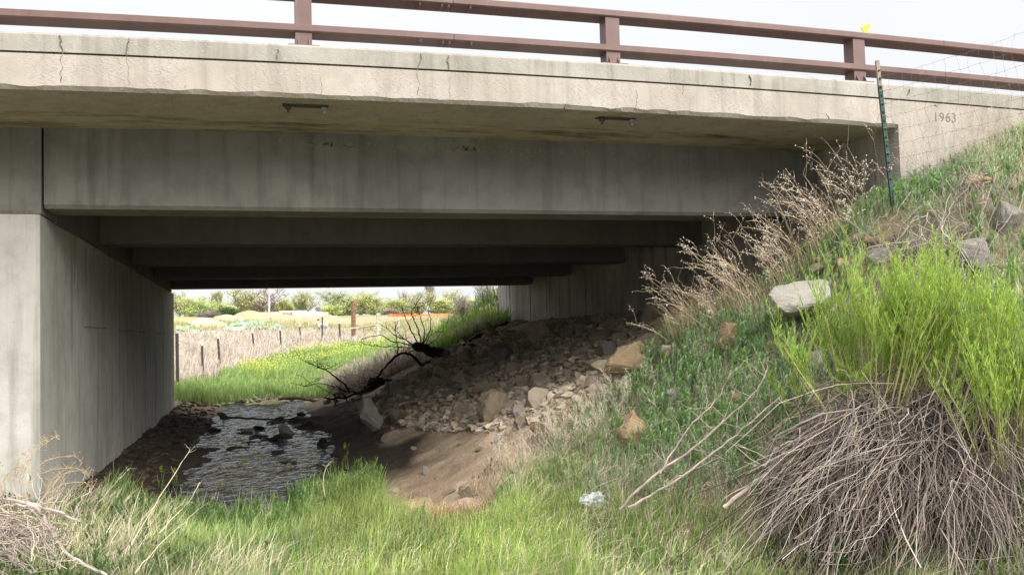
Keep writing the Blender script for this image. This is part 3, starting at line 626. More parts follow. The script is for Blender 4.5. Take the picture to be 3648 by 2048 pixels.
# pebbles at the stream head
for i in range(26):
    px = rnd.uniform(600, 1000); py = rnd.uniform(1003, 1016)-(px-600)*.008; p = hit(px, py, 15, 26); s = rnd.uniform(.08, .2)
    rock('pebble', p, (s, s*.8, s*.6), rnd.choice(['pale', 'tan', 'grey']), i+5, 'pale rounded pebble among others on the gravel bar where the stream enters the shade', 'pebble', 'pale pebbles on the gravel bar at the stream head', None, False, .2)
for i, (px, py, w, l) in enumerate([(900, 0, 0, '')][:0]): pass
# mud clods on the left bank
a = Acc(); N = 500; gxp = rg.uniform(-1.65, -.9, N); gyp = rg.uniform(7.8, 20, N); gzp = H(gxp, gyp)
for i in range(N):
    v, f = base[i % 3]; s = rg.uniform(.04, .16); a.add(v*s*np.array([1, 1, .6])+np.array([gxp[i], gyp[i], gzp[i]]), None, f, np.array((.06, .045, .035))*rg.uniform(.6, 1.6))
tag(a.build('mud_clods', M_GRAV), 'dark wet mud clods along the pier foot', None, None, 'stuff')

# ------------------------------------------------------------------ branches and sticks
def curve_pts(P, n=5, j=.0, r_=rnd):
    P = np.array(P, float); t = np.linspace(0, len(P)-1, (len(P)-1)*n+1); i = np.clip(t.astype(int), 0, len(P)-2); f = (t-i)[:, None]
    P0 = P[np.clip(i-1, 0, len(P)-1)]; P1 = P[i]; P2 = P[i+1]; P3 = P[np.clip(i+2, 0, len(P)-1)]
    o = .5*((2*P1)+(-P0+P2)*f+(2*P0-5*P1+4*P2-P3)*f*f+(-P0+3*P1-3*P2+P3)*f**3)
    if j: o[1:-1] += np.array([[r_.uniform(-j, j) for _ in range(3)] for _ in range(len(o)-2)])
    return o
def pathpx(a, pts, Y, r0, r1, c, n=4, j=.01, sides=6, dy=0.0):
    """a branch given by picture points lying at depth Y (each point may carry its own depth)"""
    P = [at(p[0], p[1], (p[2] if len(p) > 2 else Y)) for p in pts]; C = curve_pts(P, n, j)
    rad = np.linspace(r0, r1, len(C))*np.array([rnd.uniform(.88, 1.12) for _ in C]); a.path(C, rad, sides, c); return C
def twigs(a, C, n, ln, r, c, up=.6, seed=0, sub=2, start=.2):
    r_ = random.Random(seed)
    for i in range(n):
        k = r_.randint(int(len(C)*start), len(C)-1); p = np.array(C[k]); d = np.array([r_.uniform(-1, 1), r_.uniform(-.5, .5), r_.uniform(-.2, 1)*up]); d /= np.linalg.norm(d)
        L = ln*r_.uniform(.4, 1); pts = [p]
        for s in range(4): d = d+np.array([r_.uniform(-.3, .3), r_.uniform(-.3, .3), r_.uniform(-.2, .3)]); d /= np.linalg.norm(d); pts.append(pts[-1]+d*L/4)
        a.path(pts, np.linspace(r, r*.4, 5), 4, c)
        if sub: twigs(a, pts, sub, ln*.5, r*.6, c, up, r_.randint(0, 9999), sub-1 if sub > 1 else 0, .2)
DK = (.030, .022, .018)
YB = 17.6
dead = empty('dead_branch', at(1090, 885, YB), 'leafless dark trunk with upright twigs on the crest at the far end of the opening', 'dead tree')
a = Acc(); C = pathpx(a, [(1135, 905, 17.2), (1118, 893), (1095, 888), (1070, 878), (1045, 872)], YB, .15, .085, DK, 4, .025, 8); a.build('trunk', M_WOOD, dead)
a = Acc()
for pts, r0 in [([(1052, 872), (1044, 850), (1030, 820), (1018, 795), (1010, 772)], .02), ([(1058, 868), (1055, 840), (1042, 805), (1035, 785), (1060, 745)], .022), ([(1060, 870), (1068, 840), (1058, 800), (1046, 760)], .02),
                ([(1062, 870), (1080, 835), (1083, 800), (1078, 778), (1095, 735)], .016), ([(1045, 870), (1020, 855), (990, 840), (972, 825)], .02), ([(1045, 874), (1010, 862), (985, 858), (955, 843), (910, 853)], .02),
                ([(1045, 876), (1000, 872), (960, 871), (930, 868), (905, 860)], .016), ([(1044, 872), (1015, 850), (998, 835), (975, 815)], .014), ([(1066, 872), (1085, 862), (1100, 850), (1115, 825)], .012),
                ([(1000, 892), (1000, 870), (996, 845), (995, 818)], .018), ([(1040, 875), (1050, 880), (1010, 890), (980, 880)], .012), ([(1070, 875), (1078, 850), (1090, 840), (1125, 812)], .01)]:
    C = pathpx(a, pts, YB, r0*.75, r0*.25, DK, 4, .012, 5); twigs(a, C, 5, .3, .005, DK, .8, len(pts)*7+int(pts[0][0]), 1)
a.build('twigs', M_WOOD, dead)
a = Acc(); C = pathpx(a, [(1275, 812, 18.4), (1235, 832, 18.2), (1190, 858, 17.8), (1140, 893, 17.4), (1100, 915, 17.2)], YB, .05, .11, DK, 4, .03, 7); twigs(a, C, 16, .4, .008, DK, .5, 77, 2, .1); tag(a.build('fallen_log', M_WOOD), 'dark fallen log following the slope crest up to the abutment end', 'log')
dead2 = empty('dead_branch', at(960, 965, YB), 'dark forked branch reaching left over the stream edge below the dead trunk', 'dead tree')
a = Acc(); C = pathpx(a, [(1128, 892), (1095, 905), (1060, 928), (1020, 955), (985, 975), (960, 985), (925, 982), (890, 992), (850, 1002), (815, 1000)], YB-.2, .085, .012, DK, 3, .02, 7)
C2 = pathpx(a, [(968, 975), (940, 968), (905, 985), (870, 985), (850, 975), (820, 965), (765, 972)], YB-.3, .02, .006, DK, 3, .02, 5)
C3 = pathpx(a, [(880, 990), (868, 965), (845, 950), (820, 930), (800, 922), (775, 915)], YB-.3, .02, .006, DK, 3, .015, 5)
C4 = pathpx(a, [(1062, 925), (1050, 905), (1025, 890), (1000, 893), (975, 915), (955, 940), (940, 965)], YB-.1, .032, .018, DK, 3, .015, 6)
a.build('limb', M_WOOD, dead2)
a = Acc(); twigs(a, C, 22, .6, .007, DK, .3, 5, 2); twigs(a, C2, 16, .5, .006, DK, .4, 6, 2); twigs(a, C3, 18, .4, .005, DK, .3, 8, 2, .5); twigs(a, C4, 10, .4, .006, DK, .7, 9, 1)
for px in (840, 865, 905, 930, 985): pathpx(a, [(px, 990), (px+6, 1010), (px+2, 1030), (px+8, 1050)], YB-.4, .016, .006, DK, 3, .02, 4)
a.build('twigs', M_WOOD, dead2)
a = Acc(); bmstump = pathpx(a, [(925, 985), (940, 965), (965, 962), (985, 972)], YB-.1, .13, .10, DK, 3, .04, 7); tag(a.build('stump', M_WOOD), 'rough dark stump wedged beside the forked branch', 'stump')
a = Acc(); pathpx(a, [(700, 1004), (760, 1001), (800, 1010), (850, 1013), (930, 1003), (1000, 992), (1040, 985)], 19.5, .035, .05, (.22, .17, .13), 4, .02, 6); tag(a.build('driftwood_log', M_WOOD), 'long pale brown stick lying across the gravel at the stream head', 'stick')
a = Acc(); pathpx(a, [(560, 1050), (620, 1052), (690, 1056), (760, 1053)], 14.3, .02, .012, (.05, .04, .03), 4, .01, 5); tag(a.build('driftwood_stick', M_WOOD), 'thin dark stick floating across the stream beside the dark stones', 'stick')

# ------------------------------------------------------------------ plants: builders
def rotz(P, t): c, s = math.cos(t), math.sin(t); P = np.asarray(P, float); return np.c_[P[:, 0]*c-P[:, 1]*s, P[:, 0]*s+P[:, 1]*c, P[:, 2]]
def weed_mesh(seed, h, spread, nst, col, pod=(.62, .55, .47), lean=(0, 0), podr=.0045, r=.0022, npod=1.0, name='weed'):
    """a clump of dry branching stalks carrying seed pods"""
    r_ = random.Random(seed); a = Acc(); pods = []
    def br(p, d, L, rad, lev):
        n = 6; pts = [p]
        for k in range(n-1):
            d = d+np.array([r_.uniform(-.12, .12)+lean[0]*.26, r_.uniform(-.12, .12)+lean[1]*.2, r_.uniform(-.10, .04)-.03*lev-.07*abs(lean[0])]); d = d/np.linalg.norm(d); pts.append(pts[-1]+d*L/(n-1))
        a.path(pts, np.linspace(rad, rad*.45, n), 3, np.array(col)*r_.uniform(.75, 1.2), False)
        if lev < 2:
            for _ in range(r_.randint(4, 7) if lev == 0 else r_.randint(1, 4)):
                k = r_.randint(2 if lev == 0 else 1, n-1); t = r_.uniform(0, 6.28); s = np.array([math.cos(t), math.sin(t), r_.uniform(.3, 1.1)])*.75+d*.8; s /= np.linalg.norm(s)
                br(pts[k], s, L*r_.uniform(.22, .42), rad*.6, lev+1)
        if lev >= 1:
            for k in range(2, n):
                if r_.random() < (.5+.35*(k == n-1))*npod: pods.append(pts[k]+np.array([r_.uniform(-.008, .008) for _ in range(3)]))
    for i in range(nst):
        t = r_.uniform(0, 6.28); q = r_.uniform(0, .06)*spread*3; d = np.array([math.cos(t)*spread*r_.random()+lean[0], math.sin(t)*spread*r_.random()+lean[1], 1.]); d /= np.linalg.norm(d)
        br(np.array([math.cos(t)*q, math.sin(t)*q, -.03]), d, h*r_.uniform(.55, 1.0), r, 0)
    if pods: a.dots(np.array(pods), np.array([podr*r_.uniform(.6, 1.2) for _ in pods]), pod)
    m = a.mesh(name); m.materials.append(M_STEM); return m
def leafy_acc(a, B, h, seed, c1=(.12, .21, .075), c2=(.17, .25, .12), nl=14, lw=.012, ll=.075):
    """upright leafy herbs: stem plus lance leaves, vectorised over base points"""
    r_ = np.random.default_rng(seed); N = len(B); h = np.broadcast_to(h, N)*r_.uniform(.55, 1.1, N)
    az = r_.uniform(0, 6.28, N); ln = r_.uniform(.02, .28, N); top = B+np.c_[np.cos(az)*ln*h, np.sin(az)*ln*h, h]
    mid = (B+top)/2+r_.normal(0, .012, (N, 3)); cc = np.array(c1)+(np.array(c2)-np.array(c1))*r_.random((N, 1))
    a.tubes(np.stack([B, mid, top], 1), np.array([[.003, .0024, .0012]]), 3, cc*.9)
    t = r_.uniform(.05, 1, (N, nl)); P = B[:, None]*(1-t[..., None])+top[:, None]*t[..., None]; P = P.reshape(-1, 3)
    n = len(P); L = ll*r_.uniform(.5, 1.3, n)*(1.15-.6*t.ravel()); az2 = r_.uniform(0, 6.28, n)
    a.blades(P, L, lw*r_.uniform(.6, 1.3, n), az2, r_.uniform(.45, .93, n), np.repeat(cc, nl, 0)*r_.uniform(.75, 1.2, (n, 1)))
def shrub_mesh(seed, h, rad, nst, leaf=True, name='shrub'):
    """bright broom-like shrub: many upright stems clothed in thin needle leaves"""
    r_ = np.random.default_rng(seed); st = Acc(); lf = Acc(); N = nst
    ncl = max(6, N//7); cl = r_.integers(0, ncl, N); caz = r_.uniform(0, 6.28, ncl); cq = np.sqrt(r_.random(ncl)); ch = r_.uniform(.55, 1.0, ncl); az = caz[cl]+r_.normal(0, .16, N); q = np.clip(cq[cl]+r_.normal(0, .06, N), 0, 1.1); B = np.c_[np.cos(az)*q*rad*.45, np.sin(az)*q*rad*.45, np.full(N, -.05)]
    hh = h*r_.uniform(.6, 1.0, N)*ch[cl]*(1.12-.35*q); az1 = az+r_.normal(0, .25, N); ln = q*.6+r_.normal(0, .05, N)
    T = B+np.c_[np.cos(az1)*ln*hh, np.sin(az1)*ln*hh, hh]; M1 = B*.45+T*.55; M1[:, 2] = B[:, 2]*.35+T[:, 2]*.65; M1[:, :2] += r_.normal(0, .015, (N, 2))
    M0 = (B+M1)/2; M0[:, :2] += r_.normal(0, .012, (N, 2)); P = np.stack([B, M0, M1, T], 1)
    st.tubes(P, np.array([[.0038, .003, .0022, .0012]]), 3, np.array([(.42, .38, .20)])*r_.uniform(.6, 1.2, (N, 1)))
    nt_ = 7; bi = np.repeat(np.arange(N), nt_); k = r_.uniform(.15, .98, len(bi))[:, None]      # side shoots
    S0 = np.where(k < .5, M0[bi]+(M1[bi]-M0[bi])*(k*2), M1[bi]+(T[bi]-M1[bi])*(k*2-1)); a3 = r_.uniform(0, 6.28, len(bi)); sl = h*r_.uniform(.08, .24, len(bi))
    S1 = S0+np.c_[np.cos(a3)*sl*.4, np.sin(a3)*sl*.4, sl]; st.tubes(np.stack([S0, (S0+S1)/2+r_.normal(0, .004, S0.shape), S1], 1), .0012, 3, (.22, .32, .06))
    def needles(A_, B_, n, L):
        m = len(A_); t = r_.uniform(0, 1, (m, n, 1)); Q = (A_[:, None]*(1-t)+B_[:, None]*t).reshape(-1, 3); c = np.array([(.34, .52, .075)])*r_.uniform(.65, 1.2, (len(Q), 1))+r_.uniform(0, .10, (len(Q), 1))*np.array([[1, .7, .5]])
        lf.blades(Q, L*r_.uniform(.6, 1.3, len(Q)), .0038, r_.uniform(0, 6.28, len(Q)), r_.uniform(.3, .92, len(Q)), c)
    needles(M1, T, 20, .038); needles(S0, S1, 20, .034); needles(M0, M1, 14, .036); needles(B*.6+M0*.4, M0, 5, .034)
    return st.mesh(name+'_stems'), lf.mesh(name+'_leaves')
def shrub(px, py, Y, h, rad, nst, seed, label, name='shrub'):
    p = at(px, py, Y); e = empty(name, p, label, 'shrub'); s, l = shrub_mesh(seed, h, rad, nst)
    s.materials.append(M_STEM); l.materials.append(M_LEAF)
    o = link('stems', s, e); o.matrix_parent_inverse = Matrix(); o2 = link('foliage', l, e); o2.matrix_parent_inverse = Matrix(); return e
shrub(2180, 1010, 4.35, 1.05, .55, 95, 1, 'bright green broom shrub, left one of the clump, above the pile of dead stems', 'broom_shrub')
shrub(2350, 985, 4.2, .95, .52, 90, 2, 'bright green broom shrub in the middle of the clump above the dead stems', 'broom_shrub')
shrub(2530, 1150, 3.88, 1.12, .52, 115, 3, 'bright green broom shrub cut by the right edge of the photo', 'broom_shrub')
shrub(2060, 1040, 4.5, .42, .40, 16, 9, 'sparse yellow tipped sprigs leaning left of the green shrubs', 'broom_shrub')
shrub(2450, 900, 4.6, .62, .42, 45, 4, 'pale green broom shrub at the back of the clump in front of the grey boulder', 'broom_shrub')
shrub(2270, 890, 4.7, .66, .42, 45, 5, 'lower green broom shrub behind the left one of the clump', 'broom_shrub')

# pile of dead stems: fans down the bank from the shrubs' root crowns
def fan(seed, roots, ends, n, r0, cols, sag=.12, jit=.10):
    r_ = np.random.default_rng(seed); a = Acc(); Rr = np.array(roots); En = np.array(ends)
    i = r_.integers(0, len(Rr), n); u = r_.random(n); u = (u+.06*np.sin(u*37+seed)); u = np.clip(u, 0, .999); j = np.clip((u*(len(En)-1)).astype(int), 0, len(En)-2); f = (u*(len(En)-1)-j)[:, None]
    A_ = Rr[i]+r_.normal(0, .13, (n, 3))*np.array([1.6, .8, .6]); E_ = En[j]*(1-f)+En[j+1]*f+r_.normal(0, jit, (n, 3)); L = (r_.uniform(.35, 1.0, n)*(1+.22*np.sin(u*23+seed*2)+.12*np.sin(u*61)))[:, None]; A_ = A_+(E_-A_)*(r_.random(n)**2*.55)[:, None]; E_ = A_+(E_-A_)*L
    P = []; wob = r_.normal(0, .09, (n, 3))
    ts = np.linspace(0, 1, 7)
    for t in ts:
        q = A_*(1-t)+E_*t; q = q+np.array([0, 0, 1])*(np.sin(math.pi*t)*sag*(.5+r_.random(n)))[:, None]*L; P.append(q+r_.normal(0, .011, (n, 3))+wob*math.sin(3.1*t)*.5)
    P = np.stack(P, 1); gz = H(P[..., 0], P[..., 1])+.012; P[..., 2] = np.maximum(P[..., 2], gz+r_.uniform(0, .05, (n, 1)))
    c = np.array(cols)[r_.integers(0, len(cols), n)]*r_.uniform(.45, 1.25, (n, 1)); rad = r0*r_.uniform(.5, 1.5, n)[:, None]*np.linspace(1, .45, 7)[None]
    a.tubes(P, rad, 4, c); return a
G1 = [(.17, .14, .125), (.24, .20, .18), (.11, .085, .075), (.36, .31, .28), (.07, .052, .045), (.14, .11, .10), (.28, .22, .16)]
heap = empty('brush_heap', at(2330, 990, 4.15), 'tangled heap of grey dead stems cascading down the bank below the green broom shrubs', 'brush')
roots = [at(2330, 985, 4.2), at(2400, 985, 4.15), at(2260, 990, 4.3), at(2470, 1020, 4.05), at(2200, 1010, 4.35)]
fan(1, roots, [at(1880, 1230, 4.45), at(1960, 1330, 4.2), at(2060, 1430, 3.95), at(2200, 1480, 3.85), at(2330, 1500, 3.75)], 620, .0034, G1, .03, .14).build('stems', M_STEM, heap)
fan(2, roots[:4], [at(2250, 1440, 3.85), at(2380, 1450, 3.75), at(2500, 1450, 3.65), at(2620, 1400, 3.6)], 640, .0033, G1, .06, .2).build('stems', M_STEM, heap)
fan(33, roots[:3], [at(1900, 1300, 4.35), at(2100, 1400, 4.0), at(2250, 1420, 3.9)], 60, .0045, [(.50, .45, .41), (.44, .38, .35)], .05, .2).build('stems', M_STEM, heap)
fan(3, [at(2180, 1000, 4.4), at(2110, 1040, 4.45)], [at(1880, 1230, 4.5), at(1950, 1290, 4.4)], 60, .006, G1, .06, .08).build('stems', M_STEM, heap)
fan(31, roots[:4], [at(1850, 1300, 4.3), at(2000, 1400, 4.1), at(2200, 1460, 3.85), at(2400, 1450, 3.7), at(2620, 1420, 3.6)], 420, .0014, [(.46, .41, .37), (.36, .31, .28), (.52, .46, .40)], .06, .22).build('fine_twigs', M_STEM, heap)
a = Acc(); hr = random.Random(12)
for pts, r0 in [([(2360, 985, 4.15), (2290, 1010, 4.2), (2200, 1070, 4.25), (2080, 1170, 4.3), (2000, 1260, 4.25)], .011), ([(2345, 975, 4.2), (2310, 1030, 4.1), (2270, 1120, 4.05), (2230, 1230, 4.0)], .012), ([(2400, 990, 4.1), (2400, 1080, 4.0), (2380, 1200, 3.9), (2370, 1330, 3.8)], .010), ([(2480, 1010, 4.0), (2500, 1100, 3.9), (2490, 1220, 3.8), (2520, 1400, 3.65)], .009), ([(2260, 990, 4.3), (2150, 1020, 4.35), (2060, 1070, 4.4), (1960, 1160, 4.4)], .009), ([(2330, 980, 4.2), (2250, 965, 4.25), (2180, 990, 4.3), (2090, 1040, 4.35)], .008), ([(2230, 1110, 4.0), (2170, 1230, 3.95), (2120, 1320, 3.9), (2060, 1420, 3.85)], .006), ([(2560, 1030, 3.95), (2540, 1150, 3.85), (2570, 1300, 3.7)], .008)]:
    C = pathpx(a, pts, 4, r0, r0*.5, np.array((.27, .22, .20))*hr.uniform(.6, 1.4), 5, .01, 6); twigs(a, C, 10, .3, r0*.3, (.25, .20, .18), .2, int(pts[0][0]), 1)
a.build('limbs', M_WOOD, heap)
heap2 = empty('brush_heap', at(2330, 560, 5.4), 'thin patch of grey dead stems draped over the rocks on the upper bank', 'brush')
fan(4, [at(2380, 500, 5.7), at(2330, 560, 5.5), at(2440, 560, 5.4), at(2260, 590, 5.6)], [at(2120, 660, 5.7), at(2240, 700, 5.4), at(2350, 760, 5.0), at(2450, 780, 4.8), at(2520, 700, 5.0)], 170, .0028, [(.33, .28, .25), (.25, .21, .18), (.40, .35, .31)], .04, .15).build('stems', M_STEM, heap2)
heap3 = empty('brush_heap', at(2480, 450, 5.6), 'dead curved stems around the flat tan slab at the bank top', 'brush')
fan(5, [at(2420, 450, 5.9), at(2500, 440, 5.8)], [at(2340, 530, 5.7), at(2470, 560, 5.4), at(2560, 540, 5.4)], 60, .0032, [(.33, .28, .25), (.25, .21, .18)], .07, .12).build('stems', M_STEM, heap3)
for k, (pts, r0, l) in enumerate([([(1820, 1275, 4.5), (1900, 1212, 4.45), (2000, 1130, 4.4), (2100, 1050, 4.35), (2200, 985, 4.3)], .012, 'thick grey branch reaching left out of the dead stem heap'),
        ([(1560, 1280, 5.1), (1640, 1200, 5.0), (1740, 1130, 5.0), (1830, 1050, 5.0), (1900, 985, 5.0), (1930, 930, 5.0)], .0085, 'upper of the two long bare branches lying on the grassy bank left of the heap'),
        ([(1580, 1275, 5.0), (1680, 1220, 4.95), (1780, 1150, 4.9), (1870, 1080, 4.9), (1960, 1000, 4.9)], .0085, 'lower of the two long bare branches lying on the grassy bank left of the heap'),
        ([(1660, 1190, 4.95), (1730, 1080, 4.95), (1800, 1010, 4.95), (1840, 930, 4.95)], .005, 'thin curved bare branch above the two long branches')]):
    a = Acc(); C = pathpx(a, pts, 4.5, r0, r0*.5, (.36, .29, .26), 5, .006, 6); twigs(a, C, 14, .3, r0*.3, (.38, .32, .28), .8, k, 1, .3); tag(a.build('fallen_branch', M_WOOD), l, 'branch')
# left: branch pile and arching dry weeds
a = Acc(); Ys = 5.9
for pts, r0 in [([(-20, 1256), (60, 1262), (140, 1285), (200, 1312)], .011), ([(70, 1262), (105, 1290), (130, 1340), (180, 1400), (270, 1446)], .013), ([(-20, 1320), (40, 1330), (100, 1360), (140, 1400)], .010), ([(-30, 1380), (30, 1400), (80, 1440)], .01), ([(-20, 1345), (50, 1352), (110, 1372)], .007), ([(0, 1275), (50, 1270), (90, 1282)], .008)]:
    C = pathpx(a, [(x, y, Ys-.15*(y-1260)/150) for x, y in pts], Ys, r0, r0*.6, (.42, .35, .32), 5, .008, 6); twigs(a, C, 9, .22, .003, (.45, .38, .33), .5, int(pts[0][1]), 1, .1)
tag(a.build('branch_pile', M_WOOD), 'pile of bleached pinkish branches at the lower left corner', 'branches')
a = fan(9, [at(-20, 1300, 6.0), at(20, 1330, 5.9), at(-30, 1370, 5.8)], [at(60, 1290, 6.0), at(150, 1330, 5.8), at(150, 1400, 5.6), at(60, 1440, 5.5)], 170, .0032, [(.52, .44, .38), (.42, .34, .30), (.48, .42, .33)], .06, .05)
tag(a.build('dry_stem_mat', M_STEM), 'flattened mat of pale dry stems beside the branch pile at lower left', 'dry stems')
def arching(px, py, Y, tips, label, seed):
    a = Acc(); r_ = random.Random(seed); p0 = at(px, py, Y); c = (.50, .39, .24); pods = []
    for tx_, ty_, bow in tips:
        e = at(tx_, ty_, Y+r_.uniform(-.2, .2)); m = (p0+e)/2+np.array([-.05, 0, .12*bow]); q = p0+(m-p0)*.5+np.array([-.03, 0, 0.03])
        C = curve_pts([p0+np.array([r_.uniform(-.03, .03), 0, -.05]), q, m, e*.75+m*.25+np.array([0, 0, .035*bow]), e], 4, .003, r_); a.path(C, np.linspace(.0028, .001, len(C)), 4, c)
        for k in range(5, len(C)):
            for _ in range(2):
                d = np.array([r_.uniform(-1, 1), r_.uniform(-.6, .6), r_.uniform(-.5, 1.0)]); t = C[k]+d*r_.uniform(.02, .06); a.path([C[k], (C[k]+t)/2+d*.003, t], .0009, 3, c, False); pods.append(t)
    a.dots(np.array(pods), .0042, (.42, .30, .18)); tag(a.build('arching_weed', M_STEM), label, 'weed')
arching(60, 1270, 6.6, [(150, 1105, 1), (205, 1165, 1.3), (210, 1190, 1), (120, 1110, .8), (60, 1140, .5)], 'tallest arching dry weed with seed pods in front of the pier corner', 4)
arching(130, 1290, 6.7, [(225, 1200, 1.2), (230, 1230, 1), (180, 1180, .7), (160, 1200, .4)], 'shorter arching dry weed right of the tallest one at the pier foot', 6)
arching(20, 1270, 6.6, [(75, 1180, .9), (-10, 1170, .4), (40, 1200, .6)], 'small dry weed at the left edge in front of the pier', 8)
for k, (pts, l) in enumerate([([(330, 1370, 6.2), (390, 1270, 6.4), (440, 1190, 6.5), (478, 1130, 6.6)], 'longest bare stalk slanting up over the stream from the straw patch'), ([(400, 1340, 6.2), (450, 1285, 6.3), (480, 1255, 6.3), (503, 1212, 6.4)], 'bare stalk slanting right beside the longest one'), ([(340, 1440, 5.7), (400, 1370, 5.8), (470, 1310, 5.9)], 'thick pale stalk slanting up from the bottom edge'),
        ([(250, 1260, 7.0), (290, 1215, 7.0), (325, 1178, 7.0)], 'tan stalk pair leaning right beside the pier foot'), ([(820, 1250, 7.2), (812, 1215, 7.2), (818, 1180, 7.2), (832, 1160, 7.2)], 'curved yellow stalk at the right edge of the stream grass')]):
    a = Acc(); C = pathpx(a, pts, 6, .0042, .002, (.50, .43, .34), 5, .004, 5); twigs(a, C, 4, .08, .0012, (.5, .42, .33), .6, k, 0, .5); tag(a.build('bare_stalk', M_STEM), l, 'stalk')

# ------------------------------------------------------------------ dry weeds along the bank crest and on the bank
TAN = (.46, .36, .25); PALE = (.56, .48, .38)
cm = [weed_mesh(s_, .74, .6, 4, TAN, (.60, .54, .48), (-.42 if s_ % 2 else -.2, -.1), .005, .0024, .6) for s_ in range(1, 6)]
pm = [weed_mesh(s_+20, .36, .25, 3, PALE, (.62, .56, .50), (-.05, 0), .0033, .0017, .5) for s_ in range(1, 6)]
gmm = [weed_mesh(s_+40, .5, .30, 3, (.42, .36, .29), (.50, .45, .41), (.0, 0), .0038, .0016, .5) for s_ in range(1, 5)]
CR = [(1735,800),(1760,800),(1800,790),(1840,775),(1870,765),(1900,755),(1930,730),(1960,715),(1985,690),(2010,665),(2040,640),(2065,620),(2095,600),(2130,565),(2160,545),(2190,520),(2220,505),(2250,490),(1720,850),(1800,825),(1900,785),(1990,720),(2080,640),(2130,600)]
def plant(mesh, px, py, label, group, sc=1.0, rz=None, name='dry_weed', cat='weed', Y0=3):
    p = hit(px, py, Y0); o = link(name, mesh); o.location = p; s = sc*rnd.uniform(.85, 1.15); o.scale = (s, s, s*rnd.uniform(.9, 1.15)); o.rotation_euler = (0, 0, rnd.uniform(-.5, .5) if rz is None else rz)
    return tag(o, label, cat, group)
ORD = ['first', 'second', 'third', 'fourth', 'fifth', 'sixth', 'seventh', 'eighth', 'ninth', 'tenth', 'eleventh', 'twelfth', 'thirteenth', 'fourteenth', 'fifteenth', 'sixteenth', 'seventeenth', 'eighteenth', 'nineteenth', 'twentieth']
CRS = sorted(CR, key=lambda q: q[0])
for i, (x, y) in enumerate(CRS):
    b = 'beside the rubble' if x < 1800 else 'left of the pale slab' if x < 1950 else 'above the pale slab' if x < 2120 else 'near the green steel post'
    k = sum(1 for q in CRS[:i] if (q[0] < 1800, q[0] < 1950, q[0] < 2120) == (x < 1800, x < 1950, x < 2120))
    plant(cm[i % 5], x, y+14, f'{ORD[k]} tan weed from the left, bank crest, {b}', 'tan dry weeds along the bank crest', 1.0 if x > 1800 else .85)
for i in range(18):
    x = rnd.uniform(2270, 2560); y = 480-(x-2270)*.42+rnd.uniform(0, 30)
    plant(gmm[i % 4], x, y, 'thin grey seed stalk standing before the cream wing wall', 'thin grey seed stalks before the wing wall', 1.0)
for i in range(34):
    t = rnd.random(); x = 1270+t*230+rnd.gauss(0, 28); y = 1215-t*150+rnd.uniform(-20, 60)
    w = 'lower left end' if t < .33 else 'middle' if t < .66 else 'upper right end'
    plant(pm[i % 5], x, y, f'pale dry seed stalk at the {w} of the patch bordering the dirt slope', f'pale dry stalks, {w} of the patch bordering the dirt slope', .95)
for i in range(9):
    x = rnd.uniform(1480, 1660); y = rnd.uniform(985, 1080)
    plant(pm[i % 5], x, y, 'pale dry seed stalk below the largest orange block', 'pale dry stalks below the orange block', 1.0)
for i in range(26):
    x = rnd.uniform(1650, 2350); y = rnd.uniform(820, 1420)
    if y < 2350-x*.78-200: continue
    w = 'left of the two long bare branches' if y > 2350-x*.78+330 else 'around the long bare branches' if x < 1900 else 'between the boulders and the green shrubs'
    plant(gmm[i % 4], x, y, f'grey dry weed {w}', f'grey dry weeds {w}', .7)
for i in range(16):
    x = 1850+i*38+rnd.uniform(-12, 12); y = rnd.uniform(1350, 1470)
    plant(pm[i % 5], x, y, f'{ORD[i]} pale branching weed skeleton from the left, in front of the brush heap', 'pale weed skeletons before the brush heap', .8)

# ------------------------------------------------------------------ ground cover
def sample(poly, n, X=(-4, 7), Y=(2.6, 9), seed=0):
    r_ = np.random.default_rng(seed); x = r_.uniform(*X, n); y = r_.uniform(*Y, n); z = H(x, y); P = np.c_[x, y, z]; px, py = proj(P); return P[in_poly(px, py, poly)]
GA = [(-400, 1900), (-400, 1240), (0, 1275), (100, 1290), (180, 1310), (230, 1290), (300, 1250), (440, 1285), (560, 1320), (660, 1315), (740, 1290), (800, 1215), (850, 1175), (900, 1180), (950, 1235), (985, 1300), (1010, 1340), (1060, 1340), (1150, 1345), (1250, 1320), (1310, 1250), (1400, 1200), (1460, 1210), (1500, 1900)]
GBk = [(1250, 1900), (1250, 1310), (1290, 1220), (1340, 1190), (1420, 1080), (1550, 1000), (1660, 880), (1720, 805), (1800, 790), (1900, 735), (1960, 700), (2090, 590), (2250, 475), (2300, 468), (2576, 328), (3000, 150), (3000, 1900)]
rgb = lambda L, n, r_: np.array(L)[r_.integers(0, len(L), n)]
def grass(P, hrange, wd, cols, lean, seed, a=None, clump=1.4):
    r_ = np.random.default_rng(seed); a = a or Acc(); n = len(P)
    k = np.clip(1+fnoise(P[:, 0], P[:, 1], clump, 4)*1.5, .35, 1.9); h = r_.uniform(*hrange, n)*k; c = rgb(cols, n, r_)*r_.uniform(.7, 1.25, (n, 1))*np.clip(1+fnoise(P[:, 0]+5, P[:, 1], 1.6, 4)[:, None]*.9, .5, 1.5)
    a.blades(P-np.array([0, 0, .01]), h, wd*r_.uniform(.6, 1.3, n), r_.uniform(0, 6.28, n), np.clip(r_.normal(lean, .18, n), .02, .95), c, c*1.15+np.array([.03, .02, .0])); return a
GREEN = [(.21, .35, .08), (.27, .41, .09), (.17, .31, .08), (.33, .43, .13), (.24, .37, .14), (.41, .43, .20)]
LUSH = [(.25, .39, .08), (.32, .46, .10), (.40, .48, .15), (.22, .36, .09), (.48, .49, .24)]
BLUE = [(.24, .36, .17), (.31, .40, .24), (.20, .33, .14), (.37, .42, .29), (.28, .40, .14), (.42, .40, .25)]
